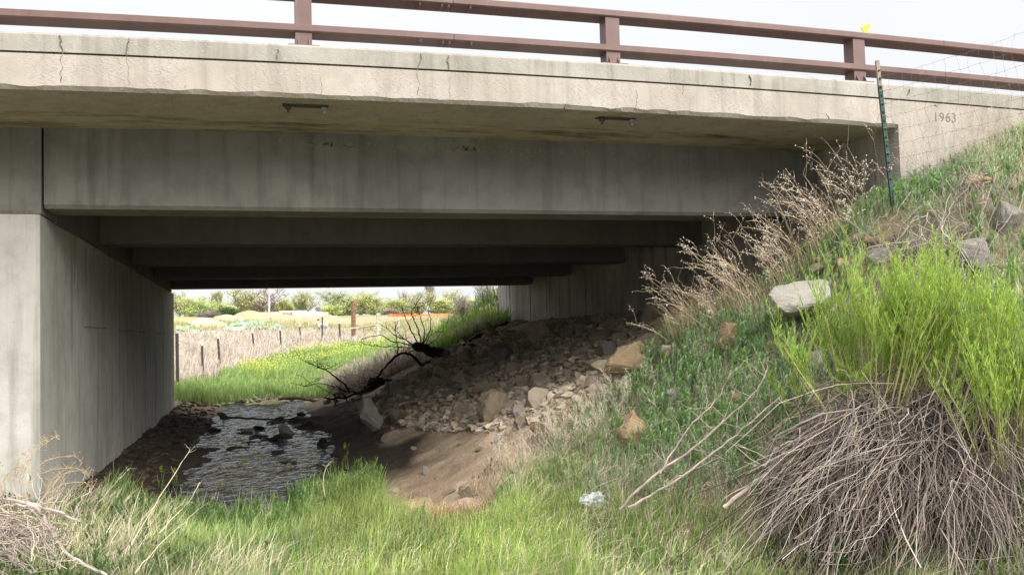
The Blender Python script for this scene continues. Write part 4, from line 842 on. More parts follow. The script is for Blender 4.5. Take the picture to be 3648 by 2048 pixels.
STRAW = [(.54, .47, .33), (.60, .53, .40), (.45, .38, .27), (.52, .45, .37)]
P = sample(GA, 230000, (-4.5, 2.6), (4.6, 9.2), 1); px, py = proj(P); nse = fnoise(P[:, 0], P[:, 1], 1.2, 3)
dens = np.where(py < 1290, .55, 1.0)*np.where((px > 480) & (px < 760) & (py < 1380), .55, 1); P = P[rg.random(len(P)) < dens*np.clip(.85+nse, .3, 1)]
px, py = proj(P); right = px > 780
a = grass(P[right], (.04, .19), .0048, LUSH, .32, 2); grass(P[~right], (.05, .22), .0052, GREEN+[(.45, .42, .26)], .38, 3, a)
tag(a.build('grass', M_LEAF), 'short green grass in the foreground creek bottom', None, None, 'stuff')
# seed heads on the lush grass: little pale grains
Q = P[right]; Q = Q[rg.random(len(Q)) < .30]; a = Acc(); n = len(Q); h = rg.uniform(.09, .19, n)
T = Q+np.c_[rg.normal(0, .02, (n, 2)), h]; a.blades(T, rg.uniform(.012, .022, n), .006, rg.uniform(0, 6.28, n), .3, np.array((.36, .42, .12))*rg.uniform(.7, 1.2, (n, 1)))
tag(a.build('grass_seed_heads', M_LEAF), 'pale seed heads over the short grass', None, None, 'stuff')
# taller edge grass and herbs by the water
EDGE = [(180, 1330), (230, 1280), (300, 1240), (400, 1265), (560, 1300), (700, 1295), (790, 1230), (830, 1165), (890, 1150), (960, 1230), (960, 1300), (800, 1340), (600, 1360), (300, 1360)]
P = sample(EDGE, 15000, (-3, 2), (6.2, 9.4), 4); P = P[rg.random(len(P)) < np.clip(.5+fnoise(P[:, 0], P[:, 1], 2.2, 3)*2, .05, 1)]; a = grass(P, (.08, .26), .0065, GREEN, .4, 5); leafy_acc(a, P[:420], .22, 6, (.11, .21, .06), (.16, .28, .08), 12, .011, .08)
tag(a.build('bank_edge_grass', M_LEAF), 'taller green grass and herbs along the water edge', None, None, 'stuff')
# left foreground: mixed straw and green
SL = [(-400, 1900), (-400, 1290), (100, 1290), (240, 1270), (420, 1300), (480, 1420), (700, 1460), (700, 1900)]
P = sample(SL, 60000, (-4.5, .5), (4.6, 8), 7); P = P[rg.random(len(P)) < np.clip(.5+fnoise(P[:, 0], P[:, 1], 1.8, 3)*1.5, .15, 1)*.8]
a = grass(P, (.12, .36), .0042, STRAW, .6, 8); tag(a.build('straw', M_STEM), 'bleached dead grass tangled over the green at lower left', None, None, 'stuff')
P = sample(SL, 7000, (-4.5, .5), (4.6, 8), 17)[:650]; a = Acc(); leafy_acc(a, P, .22, 9, (.10, .18, .06), (.15, .25, .09), 12, .013, .085); tag(a.build('herbs', M_LEAF), 'dull green leafy herbs among the straw at lower left', None, None, 'stuff')
# straw strands in the middle foreground
MF = [(560, 1500), (600, 1400), (760, 1370), (1000, 1340), (1200, 1400), (1400, 1500)]
P = sample(MF, 20000, (-2, 3), (4.8, 8), 18)[:1300]; a = grass(P, (.08, .24), .0028, STRAW, .85, 19); tag(a.build('straw', M_STEM), 'thin straw lying in the green grass at the bottom middle', None, None, 'stuff')
# bank cover
P = sample(GBk, 300000, (.8, 8), (2.6, 8.2), 10); px, py = proj(P); nse = fnoise(P[:, 0]+3, P[:, 1], 1.5, 3)
lush = py > 1290-(px-1300)*.05
heapm = in_poly(px, py, [(2060, 1400), (2080, 1180), (2250, 1000), (2576, 1000), (2576, 1400)]); upper = (py < 760) & (px > 2080); rocky = (px > 1700) & (px < 2250) & (py > 640) & (py < 820)
pr = np.clip(.72+nse*1.1, .25, 1)*np.where(heapm, .06, 1)*np.where(rocky, .28, 1)*np.where(upper & (px > 2200) & (py > 520-(px-2300)*.3), .35, 1)
keep = rg.random(len(P)) < pr; P = P[keep]; lush = lush[keep]; px = px[keep]; py = py[keep]
a = grass(P[lush][::1], (.05, .17), .005, GREEN+LUSH[:2], .35, 11); r_ = np.random.default_rng(5); Pb = P[~lush]
grass(Pb[::2], (.05, .17), .006, BLUE, .4, 12, a); Pc = Pb[rg.permutation(len(Pb))[:520]]; Pc = (Pc[:, None]+rg.normal(0, .035, (len(Pc), 3, 3))*np.array([1, 1, 0])).reshape(-1, 3); Pc[:, 2] = H(Pc[:, 0], Pc[:, 1]); ac2 = Acc(); leafy_acc(ac2, Pc, .17, 63, (.19, .36, .10), (.30, .46, .18), 14, .013, .085); tag(ac2.build('leafy_weeds', M_LEAF), 'fresh green leafy weed clumps dotted over the bank', None, None, 'stuff')
Ph = sample([(1780, 1460), (1820, 1300), (1950, 1330), (2080, 1400), (2250, 1420), (2400, 1440), (2576, 1380), (2700, 1500)], 60000, (1, 5), (2.6, 6), 44)[:9000]; grass(Ph, (.08, .24), .0045, GREEN+[(.45, .42, .30)]*3, .4, 45, a)
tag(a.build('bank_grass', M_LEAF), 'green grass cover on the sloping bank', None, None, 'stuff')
a = Acc(); leafy_acc(a, Pb[rg.permutation(len(Pb))[:2900]], .20, 13, (.20, .33, .12), (.36, .44, .28), 13, .010, .06); tag(a.build('herbs', M_LEAF), 'grey green leafy herbs over the bank', None, None, 'stuff')
a = Acc(); Pt = P[rg.permutation(len(P))[:46000]]; a = grass(Pt, (.06, .24), .0032, STRAW, .75, 14); tag(a.build('straw', M_STEM), 'bleached dead grass threaded through the bank cover', None, None, 'stuff')
# straw round the pale weed patch
P = sample([(1180, 1250), (1260, 1130), (1400, 1040), (1560, 960), (1700, 830), (1740, 850), (1600, 1060), (1480, 1180), (1400, 1240), (1250, 1290)], 40000, (1, 5), (5, 8.4), 15)[:5200]
a = grass(P, (.06, .22), .0032, [(.50, .40, .26), (.42, .31, .19), (.55, .47, .36)], .7, 16); tag(a.build('straw', M_STEM), 'tan dead grass at the edge of the bare dirt slope', None, None, 'stuff')
P = sample([(1060, 1340), (1090, 1290), (1200, 1270), (1260, 1290), (1200, 1345)], 60000, (0, 3), (5, 8.5), 27)[:420]; a = grass(P, (.05, .14), .004, [(.36, .15, .07), (.42, .25, .14), (.30, .13, .07)], .92, 28); tag(a.build('twig_litter', M_STEM), 'reddish twig litter beside the orange boulder', None, None, 'stuff')
P = sample([(1680, 850), (1780, 800), (1880, 765), (1960, 725), (2060, 640), (2130, 575), (2160, 570), (2090, 650), (1990, 730), (1900, 790), (1790, 840), (1700, 880)], 40000, (2, 6), (5, 8), 37)[:1500]; n = len(P); a = Acc(); c = rgb([(.52, .40, .25), (.58, .47, .32), (.44, .33, .2)], n, rg)
a.blades(P, rg.uniform(.18, .46, n), .0035, rg.normal(2.9, .5, n), np.clip(rg.normal(.65, .2, n), .1, .95), c, c*1.1); tag(a.build('straw', M_STEM), 'tan straw leaning left along the bank crest', None, None, 'stuff')
P = sample([(420, 1460), (430, 1290), (700, 1310), (900, 1200), (980, 1300), (1250, 1340), (1500, 1300), (1750, 1460)], 30000, (-2, 4), (4.5, 9), 38)[:1100]; a = Acc(); leafy_acc(a, P, .15, 39, (.17, .30, .08), (.28, .40, .16), 12, .009, .05)
Q = P[:260]; a.blades(Q, rg.uniform(.18, .34, len(Q)), .004, rg.uniform(0, 6.28, len(Q)), .2, (.52, .50, .36)); a.dots(P[300:360]+np.c_[np.zeros((60, 2)), rg.uniform(.1, .18, 60)], .006, (.6, .5, .03)); tag(a.build('herbs', M_LEAF), 'scattered leafy herbs and single stalks in the foreground grass', None, None, 'stuff')
# yellow mustard heads in the foreground
for i, (x, y, h, l) in enumerate([(868, 1150, .26, 'tallest mustard plant at the stream grass corner by the dirt slope'), (405, 1200, .2, 'green mustard plant with yellow tip left of the stream, nearer the pier'), (440, 1195, .17, 'green mustard plant with yellow tip at the left edge of the stream'), (560, 1225, .14, 'small mustard plant before the water'), (840, 1175, .17, 'shorter mustard plant left of the tallest one'), (690, 1255, .13, 'tiny mustard plant in the middle of the edge grass')]):
    p = hit(x, y+28, 5); a = Acc(); leafy_acc(a, np.array([[0, 0, 0.], [.02, 0, 0], [-.02, .02, 0]]), h*1.1, i, (.13, .24, .05), (.18, .30, .07), 22, .006, .045); q = np.c_[rg.normal(0, .008, 30), rg.normal(0, .008, 30), h*rg.uniform(.8, 1.1, 30)]; a.dots(q, .0045, (.40, .42, .05))
    tag(a.build('mustard_plant', M_LEAF, loc=tuple(p)), l, 'plant')
# broad leaved plants at the lower right corner
for i, (x, y, l) in enumerate([(2490, 1400, 'broad leaved green plant at the lower right corner'), (2545, 1180, 'two broad green leaves at the right edge beside the dead stems'), (2130, 1440, 'low green leafy plant below the brush heap, left one'), (2300, 1450, 'low green leafy plant at the bottom edge under the heap')]):
    p = hit(x, min(y+20, 1445), 2.5); a = Acc(); leafy_acc(a, rg.normal(0, .05, (7, 3))*np.array([1, 1, 0]), .20, i+60, (.11, .22, .06), (.16, .28, .09), 10, .026, .12); tag(a.build('leafy_plant', M_LEAF, loc=tuple(p)), l, 'plant')

# litter
def crumple(px, py, w, h, label, cols, seed, name, cat):
    p = hit(px, py, 4); m = p[1]*K/FPX; me = rock_mesh(seed, 26, 2); r_ = random.Random(seed)
    for v in me.vertices: v.co *= 1+float(fnoise(v.co.x*7+seed, v.co.y*7+v.co.z*5, 1.3, 3))*.5
    mm = simple(name+' plastic', cols, .35, .5, 0, .15, 30, .3); me.materials.append(mm); me.polygons.foreach_set('use_smooth', np.zeros(len(me.polygons), bool))
    o = link(name, me); o.location = p+np.array([0, -.03, h*m*.35]); o.scale = (w*m, w*m*.5, h*m*1.1); return tag(o, label, cat)
crumple(1485, 1282, 85, 50, 'crumpled white plastic bag lying in the grass below the upright tan boulder', (.45, .47, .50), 5, 'plastic_bag', 'bag')
crumple(485, 1345, 34, 16, 'small white and red food wrapper in the foreground grass', (.72, .66, .66), 9, 'wrapper', 'litter')

# ------------------------------------------------------------------ green steel post and woven wire fence on the bank
fence = empty('wire_fence', at(2240, 470, 6.0), 'sagging woven wire fence tied to a leaning green steel post before the wing wall', 'fence')
p0, p1 = at(2243, 470, 6.0), at(2208, 152, 6.0); ax = (p1-p0)/np.linalg.norm(p1-p0)
a = Acc(); sdv = np.array([1, 0, 0.]); 
def flat_bar(a, A_, B_, w, d, yo, c=(.5, .5, .5)):
    A_ = np.array(A_)+np.array([0, yo, 0]); B_ = np.array(B_)+np.array([0, yo, 0]); v = []
    for q in (A_, B_): v += [q+np.array([-w/2, 0, 0]), q+np.array([w/2, 0, 0]), q+np.array([w/2, d, 0]), q+np.array([-w/2, d, 0])]
    a.add(v, [(0, 3, 2, 1), (4, 5, 6, 7), (0, 1, 5, 4), (1, 2, 6, 5), (2, 3, 7, 6), (3, 0, 4, 7)], c=c)
tq = p0+(p1-p0)*.80
flat_bar(a, p0-ax*.15, tq, .035, .004, 0); flat_bar(a, p0-ax*.15, tq, .007, .03, .004)
po = a.build('post', M_TPOST, fence)
a = Acc(); flat_bar(a, tq, p1, .033, .004, 0); flat_bar(a, tq, p1, .007, .03, .004); a.build('bare_post_top', M_TPRUST, po)
a = Acc()
for k in range(14):
    q = p0+(p1-p0)*(.06+.066*k); a.box(tuple(q+np.array([-.007, -.012, -.006])), tuple(q+np.array([.007, .0, .006])))
a.build('stud', M_TPOST, po)
NL = 8; LY = np.array([196, 232, 262, 296, 332, 366, 402, 438.]); RY = np.array([72, 112, 152, 192, 232, 270, 308, 345.])
xs_ = np.linspace(0, 1.06, 30); rows = []; fr = random.Random(4)
for k in range(NL):
    L = []; sag = fr.uniform(3, 9)
    for i, t in enumerate(xs_):
        px = 2212+(k*5)+t*(2600-2212); py = LY[k]*(1-t)+RY[k]*t+math.sin(math.pi*min(t, 1))*sag*(1.5 if k == 0 else .6)+fr.uniform(-1.6, 1.6)
        L.append(at(px, py, 5.985-.75*t))
    rows.append(curve_pts(L, 2, .0015, fr)); a = Acc(); a.path(rows[-1], .0012, 4); a.build('line_wire', M_WIRE, fence)
for i in range(3, 58, 4):
    pts = [rows[k][min(len(rows[k])-1, i+fr.choice([-1, 0, 0, 1]))]+np.array([0, -.001, 0]) for k in range(NL)]; a = Acc(); C = curve_pts(pts, 3, .004, fr); a.path(C, .0009, 4); a.build('stay_wire', M_WIRE, fence)
    kn = Acc()
    for q in pts: kn.dots([q], .004, (.3, .28, .28))
    kn.build('wire_knot', M_WIRE, fence)
for k in range(NL):
    a = Acc(); q = p0+(p1-p0)*(.85-.098*k) if k else p0+(p1-p0)*.855; a.path([q+np.array([-.025, -.01, 0]), q+np.array([0, -.018, .006]), q+np.array([.03, -.008, -.004])], .003, 4); a.build('tie_wire', M_STEEL, fence)

# ------------------------------------------------------------------ field beyond the bridge
M_FAR = colmat('field vegetation', .8, .25, .15, .1)
def fground(px, py): return hit(px, py, 20, 400)
def post_top(px, py, p): return at(px, py, p[1])
ff = empty('field_fence', fground(547, 945), 'thin steel posts with white tips and slack wires crossing the field beyond the bridge', 'fence')
FP = [((447, 972), (445, 838), None, .05), ((511, 962), (508, 853), 870, .04), ((556, 944), (547, 838), 851, .045), ((640, 890), (634, 824), 838, .05), ((708, 884), (704, 818), 831, .05), ((757, 866), (753, 812), 822, .05), ((810, 868), (811, 786), 797, .05), ((857, 868), (853, 800), 814, .06)]
tops = []
for (b, t, wy_, w) in FP:
    p = fground(*b); q = post_top(*t, p); tops.append((p, q)); a = Acc()
    if wy_: f_ = (wy_-t[1])/(b[1]-t[1]); m_ = q+(p-q)*f_
    else: m_ = q
    a.path([p-np.array([0, 0, .2]), m_], w*.8, 4, (.055, .05, .045)); o = a.build('post', M_PAINT, ff)
    if wy_: a = Acc(); a.path([m_, q], w*.85, 4, (.62, .60, .50)); a.build('white_tip', M_PAINT, o)
a = Acc()
for (pa, qa), (pb, qb) in zip(tops[:-1], tops[1:]):
    for f_ in (.12, .4, .65):
        A_ = qa+(pa-qa)*f_; B_ = qb+(pb-qb)*f_; a.path(curve_pts([A_, (A_+B_)/2+np.array([0, 0, -.06]), B_], 3), .006, 3, (.3, .28, .26))
a.build('wire', M_PAINT, ff)
gate = empty('fence_corner', fground(888, 855), 'brown round timber post and pale square post joined by a thin rail', 'fence')
p = fground(889, 856); q = at(888, 757, p[1]); a = Acc(); a.path([p-np.array([0, 0, .2]), (p+q)/2+np.array([.02, 0, 0]), q], .14, 10, (.20, .115, .075)); o = a.build('timber_post', M_WOOD, gate)
p2 = fground(953, 858); q2 = at(953, 787, p2[1]); a = Acc(); a.box((p2[0]-.11, p2[1]-.1, p2[2]-.2), (p2[0]+.11, p2[1]+.1, q2[2]), (.42, .43, .32)); a.build('square_post', M_WOOD, gate)
a = Acc(); a.path([at(880, 826, p[1]-.2), at(905, 824, p[1]-.1), at(947, 818, p2[1]-.15)], .045, 6, (.50, .42, .36)); a.build('rail', M_WOOD, gate)
a = Acc(); q3 = at(1004, 800, 55); a.path([fground(1005, 850), q3], .04, 4, (.3, .33, .28)); tag(a.build('steel_post', M_PAINT), 'lone thin grey post right of the pale square post', 'post')
# field machine
e = empty('field_machine', fground(812, 831), 'small grey and white machine with dark spoked wheels parked in the field behind the fence', 'machine')
c0 = fground(812, 831); Ym = c0[1]; u = Ym*K/FPX
a = Acc(); z0 = c0[2]
a.box((c0[0]-7*u, Ym-.3, z0+2*u), (c0[0]+7*u, Ym+1.0, z0+9*u), (.16, .16, .18)); a.box((c0[0]-4*u, Ym-.35, z0+8*u), (c0[0]+4*u, Ym+.6, z0+13*u), (.28, .29, .32)); a.build('body', M_PAINT, e)
a = Acc(); a.box((c0[0]-6*u, Ym-.4, z0+13.4*u), (c0[0]+6*u, Ym+.5, z0+18*u), (.72, .73, .75)); a.build('hood', M_PAINT, e)
for s_ in (-1, 1):
    a = Acc(); a.box((c0[0]+s_*9.5*u-1.1*u, Ym-.4, z0+8*u), (c0[0]+s_*9.5*u+1.1*u, Ym-.3, z0+19*u), (.75, .76, .78)); a.build('upright', M_PAINT, e)
    for cxw, rr in ((14.5, 5.2), (8.5, 4.2)):
        a = Acc(); ring = [(c0[0]+s_*cxw*u+math.cos(t)*rr*u, Ym-.1, z0+rr*u*1.0+math.sin(t)*rr*u) for t in np.linspace(0, 2*math.pi, 17)]
        a.path(ring, .9*u, 5, (.10, .10, .11), False)
        for t in np.linspace(0, math.pi, 4)[:-1]: a.path([(c0[0]+s_*cxw*u+math.cos(t)*rr*u, Ym-.1, z0+rr*u+math.sin(t)*rr*u), (c0[0]+s_*cxw*u-math.cos(t)*rr*u, Ym-.1, z0+rr*u-math.sin(t)*rr*u)], .35*u, 4, (.3, .3, .32))
        a.build('wheel', M_PAINT, e)
a = Acc(); a.path([(c0[0]-2*u, Ym+.4, z0+12*u), (c0[0]-2.2*u, Ym+.4, z0+32*u)], .5*u, 4, (.45, .30, .2)); a.build('mast', M_PAINT, e)
# pole
b = fground(676, 786); b = at(676, 790, 125); t = at(678, 640, 125); a = Acc(); a.path([b-np.array([0, 0, 2]), t], np.array([.16, .12]), 8, (.42, .42, .47)); a.path([t, t+np.array([1.2, 0, .2])], .07, 6, (.4, .4, .44)); tag(a.build('light_pole', M_PAINT), 'tall grey pole rising before the pinkish bare tree', 'pole')
a = Acc(); b = at(1046, 796, 150); a.path([b-np.array([0, 0, 1]), at(1047, 757, 150)], .16, 5, (.24, .21, .18)); 
# soil piles
def mound(pts, Y, dep, label, seed, c=(.42, .30, .19)):
    a = Acc(); P = [at(x, y, Y) for x, y in pts]; xs = np.array([p[0] for p in P]); zs = np.array([p[2] for p in P]); n_ = 46; X = np.linspace(xs[0], xs[-1], n_); Z = np.interp(X, xs, zs); zb = min(zs[0], zs[-1])-1.5
    m_ = 17; V_ = []
    for j in range(m_):
        t = (j/(m_-1))*2-1; w = max(0, 1-abs(t)**1.25)
        for i in range(n_): V_.append((X[i]+float(fnoise(X[i], j, .7, 3))*.3, Y+t*dep, zb+(Z[i]-zb)*w**.9+float(fnoise(X[i]*1.0+seed, t*dep, .5, 4))*.22*(1 if abs(t) < .95 else 0)))
    idx = np.arange(n_*m_).reshape(m_, n_); a.add(V_, np.stack([idx[:-1, :-1], idx[:-1, 1:], idx[1:, 1:], idx[1:, :-1]], -1).reshape(-1, 4), c=c)
    tag(a.build('dirt_pile', M_SOIL, smooth=True), label, 'dirt pile')
mound([(575, 797), (590, 794), (605, 787), (622, 780), (640, 779), (655, 783), (664, 788), (675, 785), (690, 788), (705, 791), (725, 797)], 108, 7, 'largest tan soil pile with two peaks left of the grey pole', 1)
mound([(540, 797), (560, 793), (580, 792), (600, 794), (620, 798)], 96, 4, 'low tan soil pile left of the largest one', 2, (.48, .37, .23))
mound([(680, 797), (700, 791), (715, 789), (732, 793), (760, 797)], 100, 4, 'rounded soil pile right of the grey pole before the white wall', 3)
mound([(765, 798), (778, 795), (790, 791), (803, 795), (815, 798)], 104, 3, 'small soil pile at the right part of the white wall', 4)
mound([(800, 800), (815, 793), (826, 789), (840, 794), (855, 799), (880, 803)], 98, 4, 'peaked soil pile behind the field machine, left of the brown timber post', 5)
mound([(437, 802), (455, 800), (480, 799), (500, 797), (520, 800), (545, 808)], 84, 3, 'grassy low soil bank at the left edge of the view under the bridge', 6, (.30, .30, .13))
mound([(480, 806), (500, 800), (520, 797), (545, 802), (575, 812)], 76, 3, 'pale rough soil bank below the grassy one', 7, (.50, .41, .28))
# building with sign, house roof
YBd = 200; bld = empty('white_building', at(725, 797, YBd), 'long low white flat roofed building with a small maroon sign behind the soil piles', 'building')
def wallpx(x0, x1, ytop, Y, dep, c, name, par):
    p = at(x0, ytop, Y); q = at(x1, ytop, Y); a = Acc(); a.box((p[0], Y, 0), (q[0], Y+dep, (p[2]+q[2])/2), c); return a.build(name, M_PAINT, par)
wallpx(654, 703, 785, YBd+.5, 20, (.62, .58, .52), 'wall', bld); wallpx(703, 772, 781.5, YBd, 22, (.64, .60, .54), 'wall', bld); wallpx(772, 810, 783.5, YBd+.6, 20, (.60, .56, .50), 'wall', bld); wallpx(810, 826, 784.5, YBd+1.0, 18, (.52, .44, .36), 'wall', bld)
wallpx(703, 772, 780.9, YBd-.15, .3, (.50, .47, .44), 'parapet_trim', bld)
a = Acc(); p = at(712, 792, YBd-.2); q = at(735, 786.5, YBd-.2); a.box((p[0], YBd-.25, p[2]), (q[0], YBd-.06, q[2]), (.25, .075, .12)); sg = a.build('sign', M_PAINT, bld)
cu = bpy.data.curves.new('lettering', 'FONT'); cu.body = 'CULVERS'; cu.size = (q[2]-p[2])*.95; cu.extrude = .02; tx = link('lettering', cu); tx.rotation_euler = (R(90), 0, 0); tx.location = (p[0]+(q[0]-p[0])*.12, YBd-.28, p[2]+(q[2]-p[2])*.2); tx.scale = (.82, 1, 1)
bpy.context.view_layer.update(); te = bpy.data.meshes.new_from_object(tx.evaluated_get(bpy.context.evaluated_depsgraph_get())); te.transform(tx.matrix_world); te.materials.clear(); te.materials.append(simple('white letters', (.7, .68, .72))); bpy.data.objects.remove(tx); link('lettering', te, sg)
hs = empty('house', at(800, 790, 230), 'house with dark grey gabled roof showing above the white building', 'house')
P4 = [at(x, y, 230) for x, y in ((787, 783), (795, 773.5), (822, 773.5), (830, 783))]; a = Acc()
a.add([P4[0], P4[1], P4[2], P4[3], P4[0]+np.array([0, 9, 0]), P4[1]+np.array([1, 5, 0]), P4[2]+np.array([0, 5, 0]), P4[3]+np.array([0, 9, 0])], [(0, 3, 2, 1), (1, 2, 6, 5), (5, 6, 7, 4)], c=(.13, .14, .17)); a.build('roof', M_PAINT, hs)
a = Acc(); a.box((P4[0][0], 231, 0), (P4[3][0], 240, P4[0][2]), (.6, .6, .6)); a.build('wall', M_PAINT, hs)
a = Acc(); g0, g1, g2 = at(784, 784, 229.8), at(790, 774, 229.8), at(795, 784, 229.8); a.add([g0, g1, g2, g0+np.array([0, 1, 0]), g1+np.array([0, 1, 0]), g2+np.array([0, 1, 0])], None, [(0, 2, 1), (3, 4, 5)], c=(.6, .6, .6)); a.build('gable', M_PAINT, hs)
# orange barrier
def strip(px0, px1, fy0, fy1, Y0, Y1, n_, amp, seed, c):
    a = Acc(); r_ = random.Random(seed); V_ = []
    for i in range(n_+1):
        t = i/n_; x = px0+(px1-px0)*t; Y = Y0+(Y1-Y0)*t; j = r_.uniform(-amp, amp); b_ = at(x, fy1(t)+r_.uniform(-amp, amp)*.4, Y); tp = at(x, fy0(t)+j, Y); V_ += [b_, tp+np.array([0, r_.uniform(-.1, .1), 0]), tp+np.array([0, .03, 0]), b_+np.array([0, .03, 0])]
    qs = [(4*i+k, 4*i+4+k, 4*i+4+(k+1) % 4, 4*i+(k+1) % 4) for i in range(n_) for k in range(4)]; a.add(V_, qs, c=c); return a
ob = empty('barrier_fence', at(1040, 797, 92), 'bright orange plastic barrier fence along the far side of the field', 'fence')
strip(979, 1040, lambda t: 789.5+.8*t, lambda t: 796.5-.5*t, 92, 92, 16, .7, 2, (.85, .17, .03)).build('mesh_panel', M_PAINT, ob); strip(1040.2, 1078, lambda t: 790.5, lambda t: 795.5, 92, 94, 10, .4, 3, (.80, .20, .05)).build('mesh_panel', M_PAINT, ob); strip(1078.2, 1150, lambda t: 788.5, lambda t: 795.5, 94, 96, 14, .5, 5, (.55, .24, .13)).build('mesh_panel', M_PAINT, ob)
for x in (979, 1000, 1021, 1040, 1060, 1078, 1100): a = Acc(); a.path([at(x, 799, 91.9), at(x, 788.5, 91.9)], .05, 4, (.25, .22, .2)); a.build('stake', M_PAINT, ob)
# green erosion netting laid over the ground
def netting(poly, label, seed):
    xs = np.arange(-40, 10, .35); ys = np.arange(42, 95, .5); X, Y = np.meshgrid(xs, ys); Z = H(X, Y)+.10+fnoise(X, Y, .8, 4)*.35; px, py = proj(np.stack([X, Y, Z], -1)); ins = in_poly(px, py+fnoise(X, Y, .5, 3)*6, poly)
    i = np.arange(X.size).reshape(X.shape); mk = ins[:-1, :-1] & (fnoise(X, Y, .9, 3)[:-1, :-1] > -.22); q = np.stack([i[:-1, :-1], i[:-1, 1:], i[1:, 1:], i[1:, :-1]], -1)[mk]
    c = np.array((.22, .42, .27))*(1+fnoise(X, Y, 1.1, 3)*.5)[..., None]; a = Acc(); a.add(np.stack([X, Y, Z], -1).reshape(-1, 3), q, None, c.reshape(-1, 3)); me = a.mesh('erosion_netting')
    bm = bmesh.new(); bm.from_mesh(me); bmesh.ops.delete(bm, geom=[v for v in bm.verts if not v.link_faces], context='VERTS'); bm.to_mesh(me); bm.free(); me.materials.append(M_PAINT)
    tag(link('erosion_netting', me), label, 'netting')
netting([(437, 822), (470, 821), (500, 828), (530, 836), (545, 848), (500, 852), (437, 850)], 'rumpled green erosion netting on the bank at the left edge of the field', 1)
netting([(545, 838), (560, 822), (600, 809), (640, 809), (690, 815), (720, 822), (660, 826), (610, 832), (570, 840)], 'green erosion netting below the sandy track in the middle of the field', 2)

# trees
def tree(px, pyb, Y, wpx, hpx, kind, seed, label, trunkf=.22):
    r_ = np.random.default_rng(seed); p = at(px, pyb, Y); u = Y*K/FPX; h = hpx*u; w = wpx*u; e = empty('tree', p, label, 'tree', 'trees beyond the field')
    st = Acc(); leafP = []; pr = random.Random(seed)
    vase = kind in ('bare', 'olive_vase'); tcol = (.30, .235, .20) if kind == 'bare' else (.27, .23, .18)
    def br(q, d, L, rad, lev):
        pts = [q]; n_ = 5
        for k in range(n_-1):
            d = d+np.array([pr.uniform(-.16, .16), pr.uniform(-.16, .16), pr.uniform(-.04, .14)]); d = d/np.linalg.norm(d); pts.append(pts[-1]+d*L/(n_-1))
        st.path(pts, np.linspace(rad, rad*.5, n_), 4 if lev < 2 else 3, np.array(tcol)*pr.uniform(.8, 1.2), False)
        if lev >= 1:
            for k in range(1, n_): leafP.append(pts[k])
        if lev < 3:
            for _ in range(((6, 5, 4) if seed % 2 else (5, 6, 5))[lev]):
                k = pr.randint(1, n_-1); t = pr.uniform(0, 6.28); sp = (.65 if vase else .95); s = np.array([math.cos(t)*sp*w/h*1.3, math.sin(t)*sp*w/h*1.3, pr.uniform(.1, .8)])+d*(.6 if vase else .35); s /= np.linalg.norm(s); br(pts[k], s, L*pr.uniform(.45, .68), rad*.55, lev+1)
    nt_ = 5 if vase else pr.choice([2, 3, 4])
    for i in range(nt_):
        t = pr.uniform(0, 6.28); sp = .38 if vase else .18; d = np.array([math.cos(t)*sp*w/h*1.5, math.sin(t)*sp*w/h, 1.]); d /= np.linalg.norm(d); br(np.array([pr.uniform(-.1, .1), 0, -.4]), d, h*.62, .055*h*(.5 if vase else .7), 0)
    t_ = st.mesh('trunk'); t_.materials.append(M_WOOD); o = link('trunk', t_, e); o.matrix_parent_inverse = Matrix()
    LP = np.array(leafP); cols = dict(yellow=[(.48, .54, .20), (.56, .60, .26), (.42, .47, .18)], green=[(.38, .48, .18), (.46, .54, .22), (.32, .40, .15)], bare=[(.55, .42, .38), (.50, .38, .33), (.60, .49, .43)], olive=[(.46, .48, .23), (.52, .52, .28), (.39, .41, .20)], olive_vase=[(.47, .51, .23), (.54, .56, .30), (.40, .43, .20)], dark=[(.07, .12, .04), (.09, .15, .05)], grey=[(.30, .25, .24), (.25, .21, .2)])[kind]
    n_ = int((1800 if kind == 'bare' else 4200)*(.75 if vase else 1)); i = r_.integers(0, len(LP), n_); Q = LP[i]+r_.normal(0, .075*w, (n_, 3)); Q = Q[(Q[:, 2] > h*trunkf*.55)]
    kx = np.abs(LP[:, 0]).max()+1e-6; f = min(1.0, w*.5/kx); Q[:, :2] *= 1; n_ = len(Q); s = u*r_.uniform(.5, 1.4, n_)*(.5 if kind == 'bare' else 1.0)
    a = Acc(); d1 = r_.normal(0, 1, (n_, 3)); d1 /= np.linalg.norm(d1, axis=1, keepdims=True); d2 = np.cross(d1, r_.normal(0, 1, (n_, 3))); d2 /= np.linalg.norm(d2, axis=1, keepdims=True)+1e-9
    v = np.stack([Q+d1*s[:, None], Q+d2*s[:, None]*.8, Q-d1*s[:, None], Q-d2*s[:, None]*.8], 1).reshape(-1, 3); ii = np.arange(n_)*4; cl_ = np.clip(1+(fnoise(Q[:, 0]*3, Q[:, 2]*3, .35, 2))*.7, .6, 1.4)[:, None]
    a.add(v, np.stack([ii, ii+1, ii+2, ii+3], -1), None, np.repeat(rgb(cols, n_, r_)*r_.uniform(.8, 1.2, (n_, 1))*cl_, 4, 0)); m = a.mesh('crown'); m.materials.append(M_FAR)
    hh = max(v[:, 2].max(), .1); h *= 1.22; w *= 1.12; sx = w*.5/max(.1, np.percentile(np.abs(v[:, 0]), 96)); sz = h/hh
    o2 = link('crown', m, e); o2.matrix_parent_inverse = Matrix(); e.scale = (sx, sx, sz)
